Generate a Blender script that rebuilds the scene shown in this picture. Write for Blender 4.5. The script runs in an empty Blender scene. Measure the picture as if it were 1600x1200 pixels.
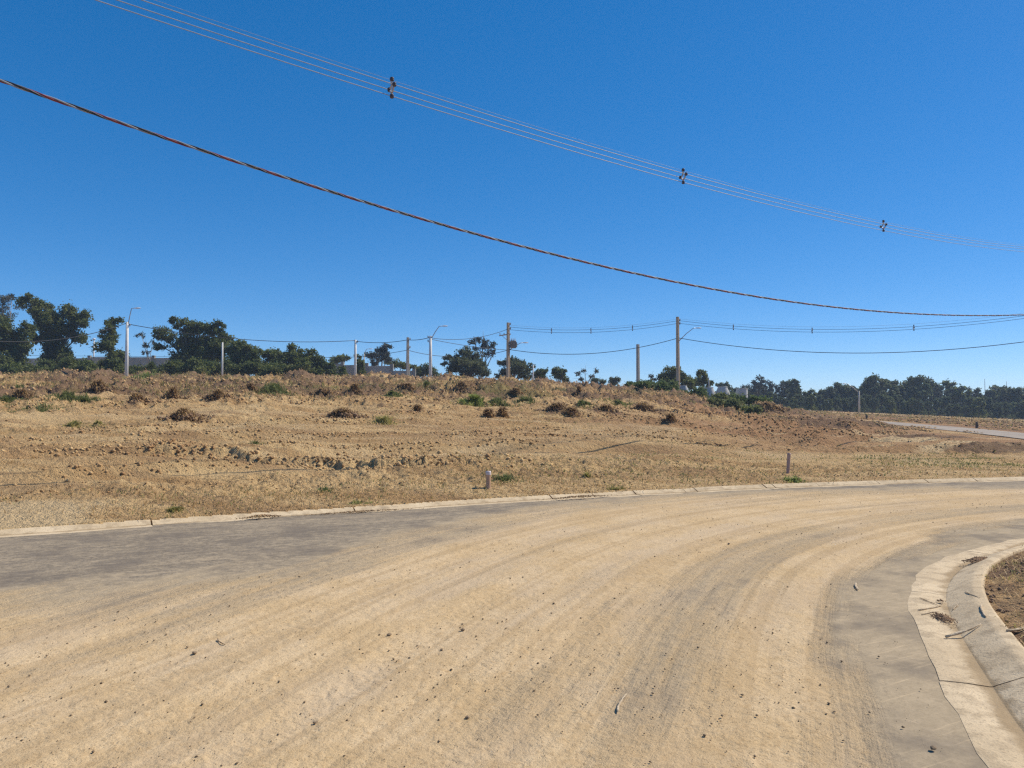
import bpy, math
import numpy as np
from mathutils import Vector, Matrix

R = math.radians
rng = np.random.default_rng(7)
scene = bpy.context.scene
COL = scene.collection

# ---------------------------------------------------------------- camera
EYE = 1.6
FPX = 1200.0                       # focal length in pixels of a 1600 px wide picture
PITCH = math.atan2(40.0, FPX)      # horizon lies 40 px below the centre
cam_d = bpy.data.cameras.new('camera')
cam_d.sensor_width = 36.0
cam_d.lens = 36.0 * FPX / 1600.0
cam_d.clip_start = 0.05
cam_d.clip_end = 6000.0
cam = bpy.data.objects.new('camera', cam_d)
COL.objects.link(cam)
cam.location = (0, 0, EYE)
cam.rotation_euler = (math.pi / 2 + PITCH, 0, 0)
scene.camera = cam

# ---------------------------------------------------------------- light
SUN_AZ = R(68)      # clockwise from +Y (the way the camera looks) towards +X
SUN_EL = R(47)
world = bpy.data.worlds.new('World')
scene.world = world
world.use_nodes = True
wn = world.node_tree
wn.nodes.clear()
w_out = wn.nodes.new('ShaderNodeOutputWorld')
w_bg = wn.nodes.new('ShaderNodeBackground')
w_sky = wn.nodes.new('ShaderNodeTexSky')
w_sky.sky_type = 'NISHITA'
w_sky.sun_disc = False
w_sky.sun_elevation = SUN_EL
w_sky.sun_rotation = SUN_AZ
w_sky.altitude = 600
w_sky.air_density = 0.55
w_sky.dust_density = 0.1
w_sky.ozone_density = 3.0
w_hs = wn.nodes.new('ShaderNodeHueSaturation')
w_hs.inputs['Saturation'].default_value = 1.68
w_hs.inputs['Hue'].default_value = 0.504
w_hs.inputs['Value'].default_value = 1.74
w_gm = wn.nodes.new('ShaderNodeGamma'); w_gm.inputs[1].default_value = 0.65
wn.links.new(w_sky.outputs[0], w_gm.inputs[0])
wn.links.new(w_gm.outputs[0], w_hs.inputs['Color'])
wn.links.new(w_hs.outputs[0], w_bg.inputs[0])
w_bg.inputs[1].default_value = 0.142
wn.links.new(w_bg.outputs[0], w_out.inputs[0])

sun_d = bpy.data.lights.new('sun', 'SUN')
sun_d.energy = 5.0
sun_d.angle = R(0.53)
sun_d.color = (1.0, 0.92, 0.80)
sun = bpy.data.objects.new('sun', sun_d)
COL.objects.link(sun)
_sd = Vector((math.sin(SUN_AZ) * math.cos(SUN_EL), math.cos(SUN_AZ) * math.cos(SUN_EL), math.sin(SUN_EL)))
sun.rotation_euler = (-_sd).to_track_quat('-Z', 'Y').to_euler()
sun.location = (60, 20, 60)

scene.view_settings.view_transform = 'Standard'
scene.view_settings.look = 'None'
scene.view_settings.exposure = 0.12
scene.view_settings.gamma = 1.0
scene.view_settings.use_curve_mapping = False
scene.render.engine = 'CYCLES'
scene.cycles.max_bounces = 6
scene.cycles.transparent_max_bounces = 6
scene.cycles.volume_bounces = 0
scene.cycles.use_denoising = False
scene.cycles.filter_width = 1.35
scene.cycles.sample_clamp_indirect = 4.0

# ================================================================ helpers
def ray(px, py):
    """direction through a picture point, scaled so that its y component is 1"""
    u = (px - 800.0) / FPX
    v = (600.0 - py) / FPX
    c, s = math.cos(PITCH), math.sin(PITCH)
    y = c - v * s
    z = s + v * c
    return np.array([u / y, 1.0, z / y])

def gp(px, py, z=0.0):
    d = ray(px, py)
    t = (z - EYE) / d[2]
    return d[0] * t, t

def at(px, py, Y):
    d = ray(px, py)
    return Vector((d[0] * Y, Y, EYE + d[2] * Y))

class Noise:
    def __init__(self, seed):
        r = np.random.default_rng(seed)
        self.p = r.permutation(1024)
        self.g = r.random(1024)
    def __call__(self, x, y):
        x = np.asarray(x, float); y = np.asarray(y, float)
        xi = np.floor(x).astype(np.int64); yi = np.floor(y).astype(np.int64)
        fx = x - xi; fy = y - yi
        fx = fx * fx * fx * (fx * (fx * 6 - 15) + 10); fy = fy * fy * fy * (fy * (fy * 6 - 15) + 10)
        p, g = self.p, self.g
        a = p[xi & 1023]; b = p[(xi + 1) & 1023]
        def v(q, j): return g[p[(q + j) & 1023]]
        return ((v(a, yi) * (1 - fx) + v(b, yi) * fx) * (1 - fy) + (v(a, yi + 1) * (1 - fx) + v(b, yi + 1) * fx) * fy)

NS = [Noise(i + 11) for i in range(14)]
def fbm(x, y, octv=4, k=0, gain=0.5):
    out = 0; a = 1.0; tot = 0; f = 1.0
    for i in range(octv):
        out = out + a * NS[(k + i) % 14](x * f + 17.3 * i, y * f - 9.1 * i)
        tot += a; a *= gain; f *= 2.03
    return out / tot                                   # 0..1
def sstep(a, b, x):
    t = np.clip((np.asarray(x, float) - a) / (b - a), 0, 1)
    return t * t * (3 - 2 * t)

def smooth_line(pts, n=6):
    pts = [np.array(p, float) for p in pts]
    P = [2 * pts[0] - pts[1]] + pts + [2 * pts[-1] - pts[-2]]
    out = []
    for i in range(1, len(P) - 2):
        p0, p1, p2, p3 = P[i - 1:i + 3]
        for j in range(n):
            t = j / n
            out.append(0.5 * (2 * p1 + (p2 - p0) * t + (2 * p0 - 5 * p1 + 4 * p2 - p3) * t * t + (3 * p1 - p0 - 3 * p2 + p3) * t ** 3))
    out.append(pts[-1])
    return np.array(out)

def line_dist(L, x, y, want_s=False):
    """signed distance to a polyline (positive on its left) and arc length"""
    best = np.full(x.shape, 1e9); sg = np.zeros(x.shape); arc = np.zeros(x.shape)
    acc = 0.0
    for i in range(len(L) - 1):
        a = L[i]; d = L[i + 1] - a; ln = math.hypot(*d); d = d / ln
        rx = x - a[0]; ry = y - a[1]
        t = np.clip(rx * d[0] + ry * d[1], 0, ln)
        ex = rx - t * d[0]; ey = ry - t * d[1]
        dd = ex * ex + ey * ey
        m = dd < best
        best = np.where(m, dd, best)
        sg = np.where(m, np.sign(d[0] * ry - d[1] * rx), sg)
        if want_s: arc = np.where(m, acc + t, arc)
        acc += ln
    s = np.sqrt(best) * sg
    return (s, arc) if want_s else s

def resample(L, step):
    seg = np.hypot(*np.diff(L, axis=0).T); acc = np.concatenate([[0], np.cumsum(seg)])
    n = max(2, int(acc[-1] / step) + 1); q = np.linspace(0, acc[-1], n)
    return np.stack([np.interp(q, acc, L[:, i]) for i in range(L.shape[1])], 1), q

# ---- mesh building
class MB:
    def __init__(self):
        self.v = []; self.f = []; self.n = 0
    def add(self, v, f):
        v = np.asarray(v, float).reshape(-1, 3)
        self.v.append(v)
        for q in f: self.f.append([i + self.n for i in q])
        self.n += len(v)
        return self
    def box(self, c, size, rot=None):
        sx, sy, sz = [s / 2 for s in size]
        v = np.array([(x, y, z) for x in (-sx, sx) for y in (-sy, sy) for z in (-sz, sz)])
        if rot is not None: v = v @ np.array(rot.to_matrix() if hasattr(rot, 'to_matrix') else rot).T
        return self.add(v + np.array(c), [(0, 1, 3, 2), (4, 6, 7, 5), (0, 4, 5, 1), (2, 3, 7, 6), (0, 2, 6, 4), (1, 5, 7, 3)])
    def tube(self, pts, rad, n=6, cap=True):
        pts = [Vector(p) for p in pts]
        rad = [rad] * len(pts) if np.isscalar(rad) else list(rad)
        ring = []; prev = None
        for i, p in enumerate(pts):
            d = (pts[min(i + 1, len(pts) - 1)] - pts[max(i - 1, 0)]).normalized()
            if prev is None:
                a = d.cross(Vector((0, 0, 1)))
                if a.length < 1e-3: a = d.cross(Vector((0, 1, 0)))
                a.normalize()
            else:
                a = (prev - d * prev.dot(d)).normalized()
            prev = a; b = d.cross(a)
            for k in range(n):
                w = 2 * math.pi * k / n
                ring.append(p + (a * math.cos(w) + b * math.sin(w)) * rad[i])
        f = [(i * n + k, i * n + (k + 1) % n, (i + 1) * n + (k + 1) % n, (i + 1) * n + k) for i in range(len(pts) - 1) for k in range(n)]
        if cap:
            f.append(tuple(range(n))[::-1]); f.append(tuple((len(pts) - 1) * n + k for k in range(n)))
        return self.add(ring, f)
    def lathe(self, prof, n=16, c=(0, 0, 0)):
        v = [(c[0] + r * math.cos(2 * math.pi * k / n), c[1] + r * math.sin(2 * math.pi * k / n), c[2] + z) for r, z in prof for k in range(n)]
        f = [(i * n + k, i * n + (k + 1) % n, (i + 1) * n + (k + 1) % n, (i + 1) * n + k) for i in range(len(prof) - 1) for k in range(n)]
        return self.add(v, f)
    def data(self, name, smooth=False):
        me = bpy.data.meshes.new(name)
        me.from_pydata(np.concatenate(self.v).tolist() if self.v else [], [], self.f)
        if smooth: me.polygons.foreach_set('use_smooth', [True] * len(me.polygons))
        me.update()
        return me
    def build(self, name, mat, parent=None, smooth=False, loc=None):
        return link(name, self.data(name, smooth), mat, parent, loc)

def link(name, me, mat=None, parent=None, loc=None):
    o = bpy.data.objects.new(name, me)
    COL.objects.link(o)
    if mat is not None and not me.materials: me.materials.append(mat)
    if parent is not None: o.parent = parent
    if loc is not None: o.location = loc
    return o

def raw_mesh(name, verts, faces, smooth=False):
    """verts (n,3), faces (m,3) or (m,4) as arrays: fast"""
    me = bpy.data.meshes.new(name)
    verts = np.ascontiguousarray(verts, np.float32); faces = np.ascontiguousarray(faces, np.int32)
    m, k = faces.shape
    me.vertices.add(len(verts)); me.vertices.foreach_set('co', verts.ravel())
    me.loops.add(m * k); me.loops.foreach_set('vertex_index', faces.ravel())
    me.polygons.add(m)
    me.polygons.foreach_set('loop_start', np.arange(0, m * k, k, dtype=np.int32))
    if smooth: me.polygons.foreach_set('use_smooth', np.ones(m, bool))
    me.update(calc_edges=True)
    return me

def fattr(me, name, val):
    a = me.attributes.new(name, 'FLOAT', 'POINT')
    a.data.foreach_set('value', np.ascontiguousarray(val, np.float32).ravel())

def empty(name, loc=(0, 0, 0), rz=0.0):
    o = bpy.data.objects.new(name, None)
    COL.objects.link(o); o.location = loc; o.rotation_euler = (0, 0, rz); o.empty_display_size = 0.3
    return o

def tag(o, label, cat, group=None):
    o['label'] = label; o['category'] = cat
    if group: o['group'] = group
    return o
def kind(o, k, label=None):
    o['kind'] = k
    if label: o['label'] = label
    return o

# ---- materials
class NT:
    def __init__(self, name, rough=0.9, spec=0.2):
        self.m = bpy.data.materials.new(name); self.m.use_nodes = True
        self.t = self.m.node_tree; self.t.nodes.clear()
        self.out = self.t.nodes.new('ShaderNodeOutputMaterial')
        self.b = self.t.nodes.new('ShaderNodeBsdfPrincipled')
        self.b.inputs['Roughness'].default_value = rough
        self.b.inputs['Specular IOR Level'].default_value = spec
        self.t.links.new(self.b.outputs[0], self.out.inputs[0])
    def n(self, typ, **kw):
        q = self.t.nodes.new(typ)
        for k, v in kw.items(): setattr(q, k, v)
        return q
    def l(self, a, b): self.t.links.new(a, b)
    def pos(self):
        return self.n('ShaderNodeNewGeometry').outputs['Position']
    def objc(self):
        return self.n('ShaderNodeTexCoord').outputs['Object']
    def attr(self, name):
        q = self.n('ShaderNodeAttribute'); q.attribute_name = name
        return q.outputs['Fac']
    def noise(self, vec, scale, detail=4, rough=0.55, stretch=None):
        if stretch is not None:
            mp = self.n('ShaderNodeMapping'); mp.inputs['Scale'].default_value = stretch
            self.l(vec, mp.inputs['Vector']); vec = mp.outputs[0]
        q = self.n('ShaderNodeTexNoise'); q.inputs['Scale'].default_value = scale
        q.inputs['Detail'].default_value = detail; q.inputs['Roughness'].default_value = rough
        self.l(vec, q.inputs['Vector'])
        return q.outputs['Fac']
    def ramp(self, fac, lo, hi):
        q = self.n('ShaderNodeMapRange'); q.inputs['From Min'].default_value = lo; q.inputs['From Max'].default_value = hi
        q.interpolation_type = 'SMOOTHSTEP'
        self.l(fac, q.inputs['Value'])
        return q.outputs['Result']
    def math(self, op, a, b=None, clamp=False):
        q = self.n('ShaderNodeMath', operation=op); q.use_clamp = clamp
        for i, v in enumerate((a, b)):
            if v is None: continue
            if isinstance(v, (int, float)): q.inputs[i].default_value = v
            else: self.l(v, q.inputs[i])
        return q.outputs[0]
    def mix(self, fac, a, b, mode='MIX'):
        q = self.n('ShaderNodeMix', data_type='RGBA', blend_type=mode)
        for s, v in ((q.inputs[0], fac), (q.inputs[6], a), (q.inputs[7], b)):
            if isinstance(v, (int, float)): s.default_value = v
            elif isinstance(v, tuple): s.default_value = (*v, 1.0)
            else: self.l(v, s)
        return q.outputs[2]
    def color(self, c):
        if isinstance(c, tuple): self.b.inputs['Base Color'].default_value = (*c, 1)
        else: self.l(c, self.b.inputs['Base Color'])
    def bump(self, h, strength=0.5, dist=0.02):
        q = self.n('ShaderNodeBump'); q.inputs['Strength'].default_value = strength; q.inputs['Distance'].default_value = dist
        self.l(h, q.inputs['Height']); self.l(q.outputs[0], self.b.inputs['Normal'])
        return q

def mat_plain(name, c1, c2, scale=6, rough=0.8, spec=0.2, bump=0.0, metal=0.0, detail=4):
    M = NT(name, rough, spec)
    n = M.noise(M.objc(), scale, detail)
    M.color(M.mix(M.ramp(n, 0.3, 0.7), c1, c2))
    M.b.inputs['Metallic'].default_value = metal
    if bump: M.bump(n, bump, 0.02)
    return M.m

def mat_leaf(name, c1, c2, c3, trans=0.25):
    M = NT(name, 0.65, 0.25)
    g = M.n('ShaderNodeNewGeometry')
    c = M.mix(M.ramp(g.outputs['Random Per Island'], 0.0, 0.8), c1, c2)
    big = M.noise(M.objc(), 0.55, 2)
    c = M.mix(M.ramp(big, 0.45, 0.75), c, c3)
    M.color(c)
    tr = M.n('ShaderNodeBsdfTranslucent'); M.l(c, tr.inputs[0])
    mx = M.n('ShaderNodeMixShader'); mx.inputs[0].default_value = trans
    M.l(M.b.outputs[0], mx.inputs[1]); M.l(tr.outputs[0], mx.inputs[2]); M.l(mx.outputs[0], M.out.inputs[0])
    return M.m

# ================================================================ layout of the place
# outer kerb (road-side edge), from far left round to the right
K_pts = [(-60, -22), (-30, -4.2), (-15, 4.7)] + [gp(x, y) for x, y in
        [(0, 841), (200, 826), (400, 812), (600, 799.5), (800, 786), (1000, 775), (1200, 765), (1400, 757.5), (1600, 752)]] + [(20, 19.0), (40, 20.6), (90, 21.5)]
K = smooth_line(K_pts, 5)
# inner kerb round the corner lot (road-side edge)
J_pts = [(0.6, -14), (1.25, -4), (1.62, 0.6), (1.9, 2.4)] + [gp(x, y) for x, y in
        [(1545, 1200), (1482, 1100), (1441, 1010), (1422, 955), (1424, 918), (1448, 888), (1498, 864), (1556, 849), (1600, 841)]] + [(8.4, 10.4), (12, 11.2), (20, 12.2), (40, 13.4), (90, 14.2)]
J = smooth_line(J_pts, 5)
# side street on the right, far
ST = None

CR_q = np.array([-90, -50, -37.5, -12.5, 0, 9.4, 12.5, 15.6, 18.75, 21.9, 24, 28, 32, 40, 50, 90])
CR_z = np.array([5.5, 4.95, 4.8, 4.65, 4.2, 3.75, 3.45, 3.0, 2.4, 1.95, 1.65, 1.35, 1.1, 0.72, 0.25, -1.0])

CR_L = line_dist(K, CR_q, CR_q * 0 + 76.0)
def macro(x, y, sk, sj):
    """smooth height of the land beyond the kerb"""
    Ye = np.maximum(y, 8.0)
    q = x / Ye * 75.0
    zc = np.interp(q, CR_q, CR_z)
    t = np.clip(sk / np.interp(q, CR_q, CR_L), 0, 1)
    f = t ** 0.92
    z = zc * f + 0.045 * sstep(0.2, 0.3, sk) + 0.05 * sstep(.4, 1.0, sk)
    z = z - 0.9 * sstep(30, 50, q) * sstep(80, 170, y)                  # falls away on the far right
    z = z * (1 - sstep(260, 700, np.hypot(x, y)))
    return z

def smooth_at(px, py):
    d = ray(px, py); t = np.exp(np.linspace(math.log(20), math.log(200), 4000))
    h = macro(d[0] * t, t, line_dist(K, d[0] * t, t), 0)
    i = int(np.argmax((EYE + d[2] * t) < h))
    return np.array([d[0] * t[i], t[i]])
ST_N = smooth_line([smooth_at(*p) for p in [(1392, 664), (1460, 671), (1530, 678.5), (1600, 687), (1730, 702)]], 4)      # near edge
ST_F = smooth_line([smooth_at(*p) for p in [(1366, 658), (1440, 663.5), (1520, 670), (1600, 677.5), (1730, 689)]], 4)   # far edge
ST = (ST_N + ST_F) / 2
PALE = smooth_line([smooth_at(*p) for p in [(1255, 636), (1330, 640.5), (1450, 649.5), (1600, 660.5), (1720, 669)]], 4)

# windrows and furrows left by the grader: (distance beyond kerb, x from, x to, height, half width, lean)
ROWS = [(4.0, -14, -3.5, .07, .22, .10), (6.3, -12, 1.5, .11, .28, .02), (7.6, -3, 9, .09, .25, -.02), (8.6, -16, -2, .06, .2, .05), (9.6, -18, 4, .08, .25, .0), (11.0, 0, 14, .08, .3, .04),
        (12.6, -20, -4, .10, .3, .0), (14.5, 4, 17, .13, .35, -.03), (16.5, -6, 12, .12, .35, .02), (19.0, 6, 22, .22, .5, .0), (22.0, -26, 6, .18, .5, .02), (23.5, 8, 26, .26, .6, -.02), (28, 9, 30, .25, .7, .0)]
def rows(x, sk):
    out = np.zeros(np.shape(x))
    for i, (s0, xa, xb, h_, w_, ln_) in enumerate(ROWS):
        c = s0 + ln_ * (x - (xa + xb) / 2) + 0.9 * (NS[i % 14](x * 0.25 + i * 9, x * 0 + i) - .5)
        m = sstep(xa, xa + 2, x) * (1 - sstep(xb - 2, xb, x)) * sstep(.25, .6, NS[(i + 5) % 14](x * .8, x * 0 + i * 3.3))
        d = sk - c
        out = out + h_ * m * (np.exp(-(d / w_) ** 2) - .5 * np.exp(-((d + 1.7 * w_) / w_) ** 2))
    return out

def bank_y(x): return 16.9 + 0.13 * (x + 1.2) + 0.7 * (NS[4](x * .45, x * 0 + 3) - .5)
def bank_m(x): return sstep(-9.8, -8.6, x) * (1 - sstep(-2.2, 1.0, x)) * (0.35 + 0.9 * sstep(0.3, 0.6, NS[7](x * .7, x * 0 + 8)))

def sandy(x, sk): return sstep(0.2, 2.4, -x - 4.4) * (1 - sstep(1.2, 2.4, sk))

def strips(x, y, sk):
    """1 where the soil is broken up, 0 on graded strips"""
    low = sstep(0.40, 0.58, fbm(x * 0.055 + 3, (sk + 1.5 * (fbm(x * .08, y * .08, 2, 5) - .5)) * 0.42, 4, 3))
    return np.maximum(low, sstep(16, 26, sk) * (0.6 + 0.4 * low)) * (1 - .95 * sandy(x, sk))

HEAPS = [(smooth_at(*p), r_, ry_, h_) for p, r_, ry_, h_ in [((1552, 703), 2.4, .9, .11), ((1598, 704), 2.2, .9, .13), ((1520, 704), 1.6, .8, .10), ((1428, 684), 1.8, 1.0, .14), ((1470, 684), 1.8, 1.0, .10), ((1345, 668), 3.0, 1.6, .28), ((1300, 664), 3.0, 1.6, .25), ((1200, 645), 2.6, 1.4, .5), ((1228, 646), 2.2, 1.4, .35)]]
def land(x, y, detail=True):
    x = np.asarray(x, float); y = np.asarray(y, float)
    sk = line_dist(K, x, y); sj = -line_dist(J, x, y)
    beyond = sk > 0.30
    z = macro(x, y, sk, sj)
    lot = sj > 0.48
    zl = 0.070 + 0.06 * sstep(0.55, 1.5, sj)
    if detail:
        up = sstep(14, 40, sk) * (1 - 0.75 * sstep(95, 130, y))
        q = x / np.maximum(y, 8) * 75
        right = sstep(14, 30, q)
        st = np.abs(line_dist(ST, x, y)); quiet = sstep(6.0, 9.0, st)
        edge = sstep(0.38, 2.2, sk)
        rough = 0.10 + 1.28 * strips(x, y, sk)
        # mounds, clods, grader streaks
        m = (fbm(x * 0.30, y * 0.22, 4, 0) - 0.5)
        z_d = m * (0.35 + 0.9 * up) * (1 - 0.55 * right)
        b = np.abs(fbm(x * 1.3, y * 0.9, 4, 3) - 0.5) * 2
        z_d = z_d + (0.35 - b) * (0.10 + 0.42 * up) * rough * (1 - 0.6 * right)
        c = fbm(x * 4.2, y * 3.0, 3, 6) - 0.5
        z_d = z_d + c * (0.11 + 0.28 * up) * rough
        c2 = np.abs(fbm(x * 11, y * 8, 2, 8) - 0.5)
        z_d = z_d - c2 * (0.11 + 0.14 * up) * rough
        hp = np.clip(fbm(x * 0.50, y * 0.30, 4, 9, 0.6) - 0.54, 0, 1)
        z_d = z_d + (hp * 1.5 - 0.05) * up * (1 - .8 * right)
        w = 1.2 * (fbm(x * 0.1, y * 0.1, 2, 5) - 0.5)
        stq = fbm(x * 0.09, (sk + w) * 1.15, 3, 2) - 0.5
        z_d = z_d + stq * 0.34 * sstep(2, 5, sk) * (1 - sstep(26, 40, sk))
        z_d = z_d + rows(x, sk) * (.55 + .9 * fbm(x * 3.1, y * 3.1, 3, 10))
        # ragged cut bank left of the middle
        dz = y - bank_y(x) + 0.55 * (fbm(x * 3.6, y * 2.0, 4, 4, .6) - 0.5)
        bank = bank_m(x) * (sstep(-0.05, 0.12, dz) * (1 - sstep(0.3, 3.0, dz)) * 0.105 - 0.05 * sstep(-0.9, -0.2, dz) * (1 - sstep(-0.2, 0.05, dz)))
        z_d = z_d + bank
        # heaps on the right by the side street
        z_h = 0
        for (hx, hy), r_, ry_, h_ in HEAPS:
            z_h = z_h + h_ * np.exp(-(((x - hx) / r_) ** 2 + ((y - hy) / ry_) ** 2)) * (0.5 + 1.0 * fbm(x * 1.6, y * 1.6, 3, 9))
        quiet = quiet * (1 - .75 * sstep(26, 31, q) * sstep(40, 60, y))
        z = z + (z_d * edge * quiet + z_h) * (1 - 0.6 * sstep(150, 260, y))
        lm = (fbm(x * 1.6, y * 1.6, 4, 1) - 0.42) * 0.40 + (0.3 - np.abs(fbm(x * 5, y * 5, 3, 2) - 0.5) * 2) * 0.12
        zl = zl + lm * sstep(0.6, 1.1, sj) + 0.10 * np.exp(-(((x - 6.3) / 0.7) ** 2 + ((y - 8.75) / 0.35) ** 2))
    out = np.where(beyond, z, -0.12)
    out = np.where(lot, zl, out)
    return out

def land1(x, y):
    return float(land(np.array([x]), np.array([y]))[0])

def ground_at(px, py, y0=9.0, y1=160.0):
    d = ray(px, py)
    t = np.exp(np.linspace(math.log(y0), math.log(y1), 900))
    h = land(d[0] * t, t)
    below = (EYE + d[2] * t) < h
    i = int(np.argmax(below)) if below.any() else 899
    return Vector((d[0] * t[i], t[i], float(h[i])))

# ================================================================ materials
# earth
M = NT('earth', 0.95, 0.08)
P = M.pos()
n1 = M.noise(P, 0.22, 5, 0.6); n2 = M.noise(P, 1.7, 6, 0.62); n3 = M.noise(P, 9.0, 5, 0.65); n4 = M.noise(P, 45.0, 3, 0.6)
nst = M.noise(P, 1.0, 6, 0.62, (0.30, 1.5, 1.0)); nbs = M.noise(P, 1.0, 4, 0.6, (0.07, 0.35, 1.0))
c = M.mix(M.ramp(nst, 0.32, 0.68), (0.47, 0.29, 0.130), (0.70, 0.485, 0.235))
c = M.mix(M.math('MULTIPLY', M.ramp(nbs, 0.50, 0.66), 0.6), c, (0.66, 0.46, 0.23))
c = M.mix(M.math('MULTIPLY', M.ramp(nbs, 0.50, 0.34), 0.45), c, (0.36, 0.205, 0.098))
nb2 = M.noise(P, 1.0, 5, 0.65, (0.16, 0.8, 1.0))
c = M.mix(M.math('MULTIPLY', M.ramp(nb2, 0.52, 0.66), 0.6), c, (0.30, 0.18, 0.095))
c = M.mix(M.math('MULTIPLY', M.ramp(nb2, 0.44, 0.32), 0.5), c, (0.72, 0.52, 0.28))
c = M.mix(M.ramp(M.math('ADD', M.math('MULTIPLY', M.attr('red'), 1.1), M.math('SUBTRACT', n2, 0.5)), 0.2, 0.9), c, (0.40, 0.225, 0.112))
c = M.mix(M.math('MULTIPLY', M.ramp(M.math('ADD', M.attr('straw'), M.math('SUBTRACT', n2, 0.5)), 0.35, 0.85), 0.75), c, (0.50, 0.345, 0.160))
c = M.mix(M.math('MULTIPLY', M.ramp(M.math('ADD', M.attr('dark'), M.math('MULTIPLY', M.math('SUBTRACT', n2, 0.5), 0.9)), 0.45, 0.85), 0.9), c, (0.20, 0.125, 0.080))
c = M.mix(M.math('MULTIPLY', M.ramp(M.math('ADD', M.attr('green'), M.math('MULTIPLY', M.math('SUBTRACT', n3, 0.5), 0.8)), 0.5, 0.8), 0.6), c, (0.13, 0.15, 0.045))
c = M.mix(M.ramp(M.math('ADD', M.attr('pale'), M.math('MULTIPLY', M.math('SUBTRACT', n2, 0.5), 0.6)), 0.4, 0.7), c, (0.66, 0.48, 0.26))
c = M.mix(M.math('MULTIPLY', M.math('MULTIPLY', M.ramp(n3, 0.47, 0.70), M.attr('rough')), 0.7), c, (0.22, 0.135, 0.070))
c = M.mix(M.math('MULTIPLY', M.ramp(n4, 0.52, 0.75), 0.4), c, (0.62, 0.44, 0.23))
M.color(c)
h = M.math('ADD', M.math('MULTIPLY', n3, 1.0), M.math('MULTIPLY', n4, 0.35))
M.bump(h, 1.0, 0.16)
EARTH = M.m

# dusty asphalt with sand carried over it
M = NT('road_surface', 0.95, 0.06)
P = M.pos()
uv = M.n('ShaderNodeUVMap'); uv.uv_map = 'lane'; UVL = uv.outputs[0]
sand = M.attr('sand')
f1 = M.noise(P, 60, 4, 0.7); f2 = M.noise(P, 9, 6, 0.65); f3 = M.noise(P, 1.3, 5, 0.6)
s1 = M.noise(UVL, 1.0, 6, 0.62, (0.35, 7.0, 1.0))
s2 = M.noise(UVL, 1.0, 4, 0.6, (1.6, 30.0, 1.0))
tread = M.noise(UVL, 1.0, 3, 0.6, (16.0, 5.0, 1.0))
mask = M.math('ADD', sand, M.math('MULTIPLY', M.math('SUBTRACT', s1, 0.5), 0.75))
mask = M.math('ADD', mask, M.math('MULTIPLY', M.math('SUBTRACT', f2, 0.5), 0.45))
mask = M.math('ADD', mask, M.math('MULTIPLY', M.math('SUBTRACT', f1, 0.5), 0.18))
msk = M.ramp(mask, 0.10, 0.70)
uk = M.n('ShaderNodeUVMap'); uk.uv_map = 'kerbside'
k1 = M.noise(uk.outputs[0], 1.0, 6, 0.65, (0.45, 9.0, 1.0)); k2 = M.noise(uk.outputs[0], 1.0, 5, 0.65, (2.0, 26.0, 1.0))
x1 = M.noise(UVL, 1.0, 5, 0.65, (11.0, 2.2, 1.0))
asp = M.mix(M.ramp(k1, 0.3, 0.7), (0.195, 0.160, 0.118), (0.290, 0.238, 0.172))
asp = M.mix(M.math('MULTIPLY', M.ramp(M.noise(uk.outputs[0], 1.0, 5, 0.6, (0.16, 2.2, 1.0)), 0.46, 0.66), 0.45), asp, (0.44, 0.345, 0.225))
f25 = M.noise(P, 24, 5, 0.75)
asp = M.mix(M.math('MULTIPLY', M.ramp(f25, 0.50, 0.64), 0.6), asp, (0.34, 0.275, 0.19))
asp = M.mix(M.math('MULTIPLY', M.ramp(f25, 0.48, 0.36), 0.6), asp, (0.125, 0.10, 0.072))
asp = M.mix(M.math('MULTIPLY', M.ramp(f1, 0.45, 0.65), 0.75), asp, (0.105, 0.088, 0.068))
asp = M.mix(M.math('MULTIPLY', M.ramp(M.math('ADD', M.attr('dust'), M.math('MULTIPLY', M.math('SUBTRACT', f2, 0.5), 0.9)), 0.15, 0.95), 0.62), asp, (0.43, 0.335, 0.21))
asp = M.mix(M.math('MULTIPLY', M.ramp(k2, 0.56, 0.68), 0.75), asp, (0.52, 0.40, 0.25))
asp = M.mix(M.math('MULTIPLY', M.ramp(f2, 0.42, 0.72), 0.45), asp, (0.49, 0.385, 0.25))
asp = M.mix(M.math('MULTIPLY', M.ramp(x1, 0.58, 0.70), 0.35), asp, (0.54, 0.43, 0.29))
asp = M.mix(M.math('MULTIPLY', M.ramp(f3, 0.46, 0.66), 0.60), asp, (0.15, 0.125, 0.10))
snd = M.mix(M.ramp(f3, 0.35, 0.65), (0.550, 0.393, 0.212), (0.612, 0.456, 0.270))
snd = M.mix(M.math('MULTIPLY', M.ramp(s1, 0.52, 0.72), 0.4), snd, (0.49, 0.335, 0.17))
snd = M.mix(M.math('MULTIPLY', M.ramp(s2, 0.55, 0.70), 0.30), snd, (0.42, 0.31, 0.18))
snd = M.mix(M.math('MULTIPLY', M.ramp(f2, 0.52, 0.72), 0.5), snd, (0.43, 0.285, 0.14))
snd = M.mix(M.math('MULTIPLY', M.ramp(f1, 0.53, 0.68), 0.6), snd, (0.33, 0.22, 0.11))
fd = M.noise(P, 34, 4, 0.7)
snd = M.mix(M.math('MULTIPLY', M.ramp(fd, 0.59, 0.66), 0.6), snd, (0.30, 0.20, 0.10))  # shade of tiny dents painted into the sand colour as dark flecks
snd = M.mix(M.math('MULTIPLY', M.ramp(fd, 0.42, 0.34), 0.45), snd, (0.70, 0.54, 0.33))
snd = M.mix(M.math('MULTIPLY', M.ramp(M.noise(UVL, 1.0, 4, 0.6, (0.5, 1.6, 1.0)), 0.46, 0.68), 0.5), snd, (0.50, 0.385, 0.255))
snd = M.mix(M.math('MULTIPLY', M.attr('damp'), 0.38), snd, (0.36, 0.245, 0.125))
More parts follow.
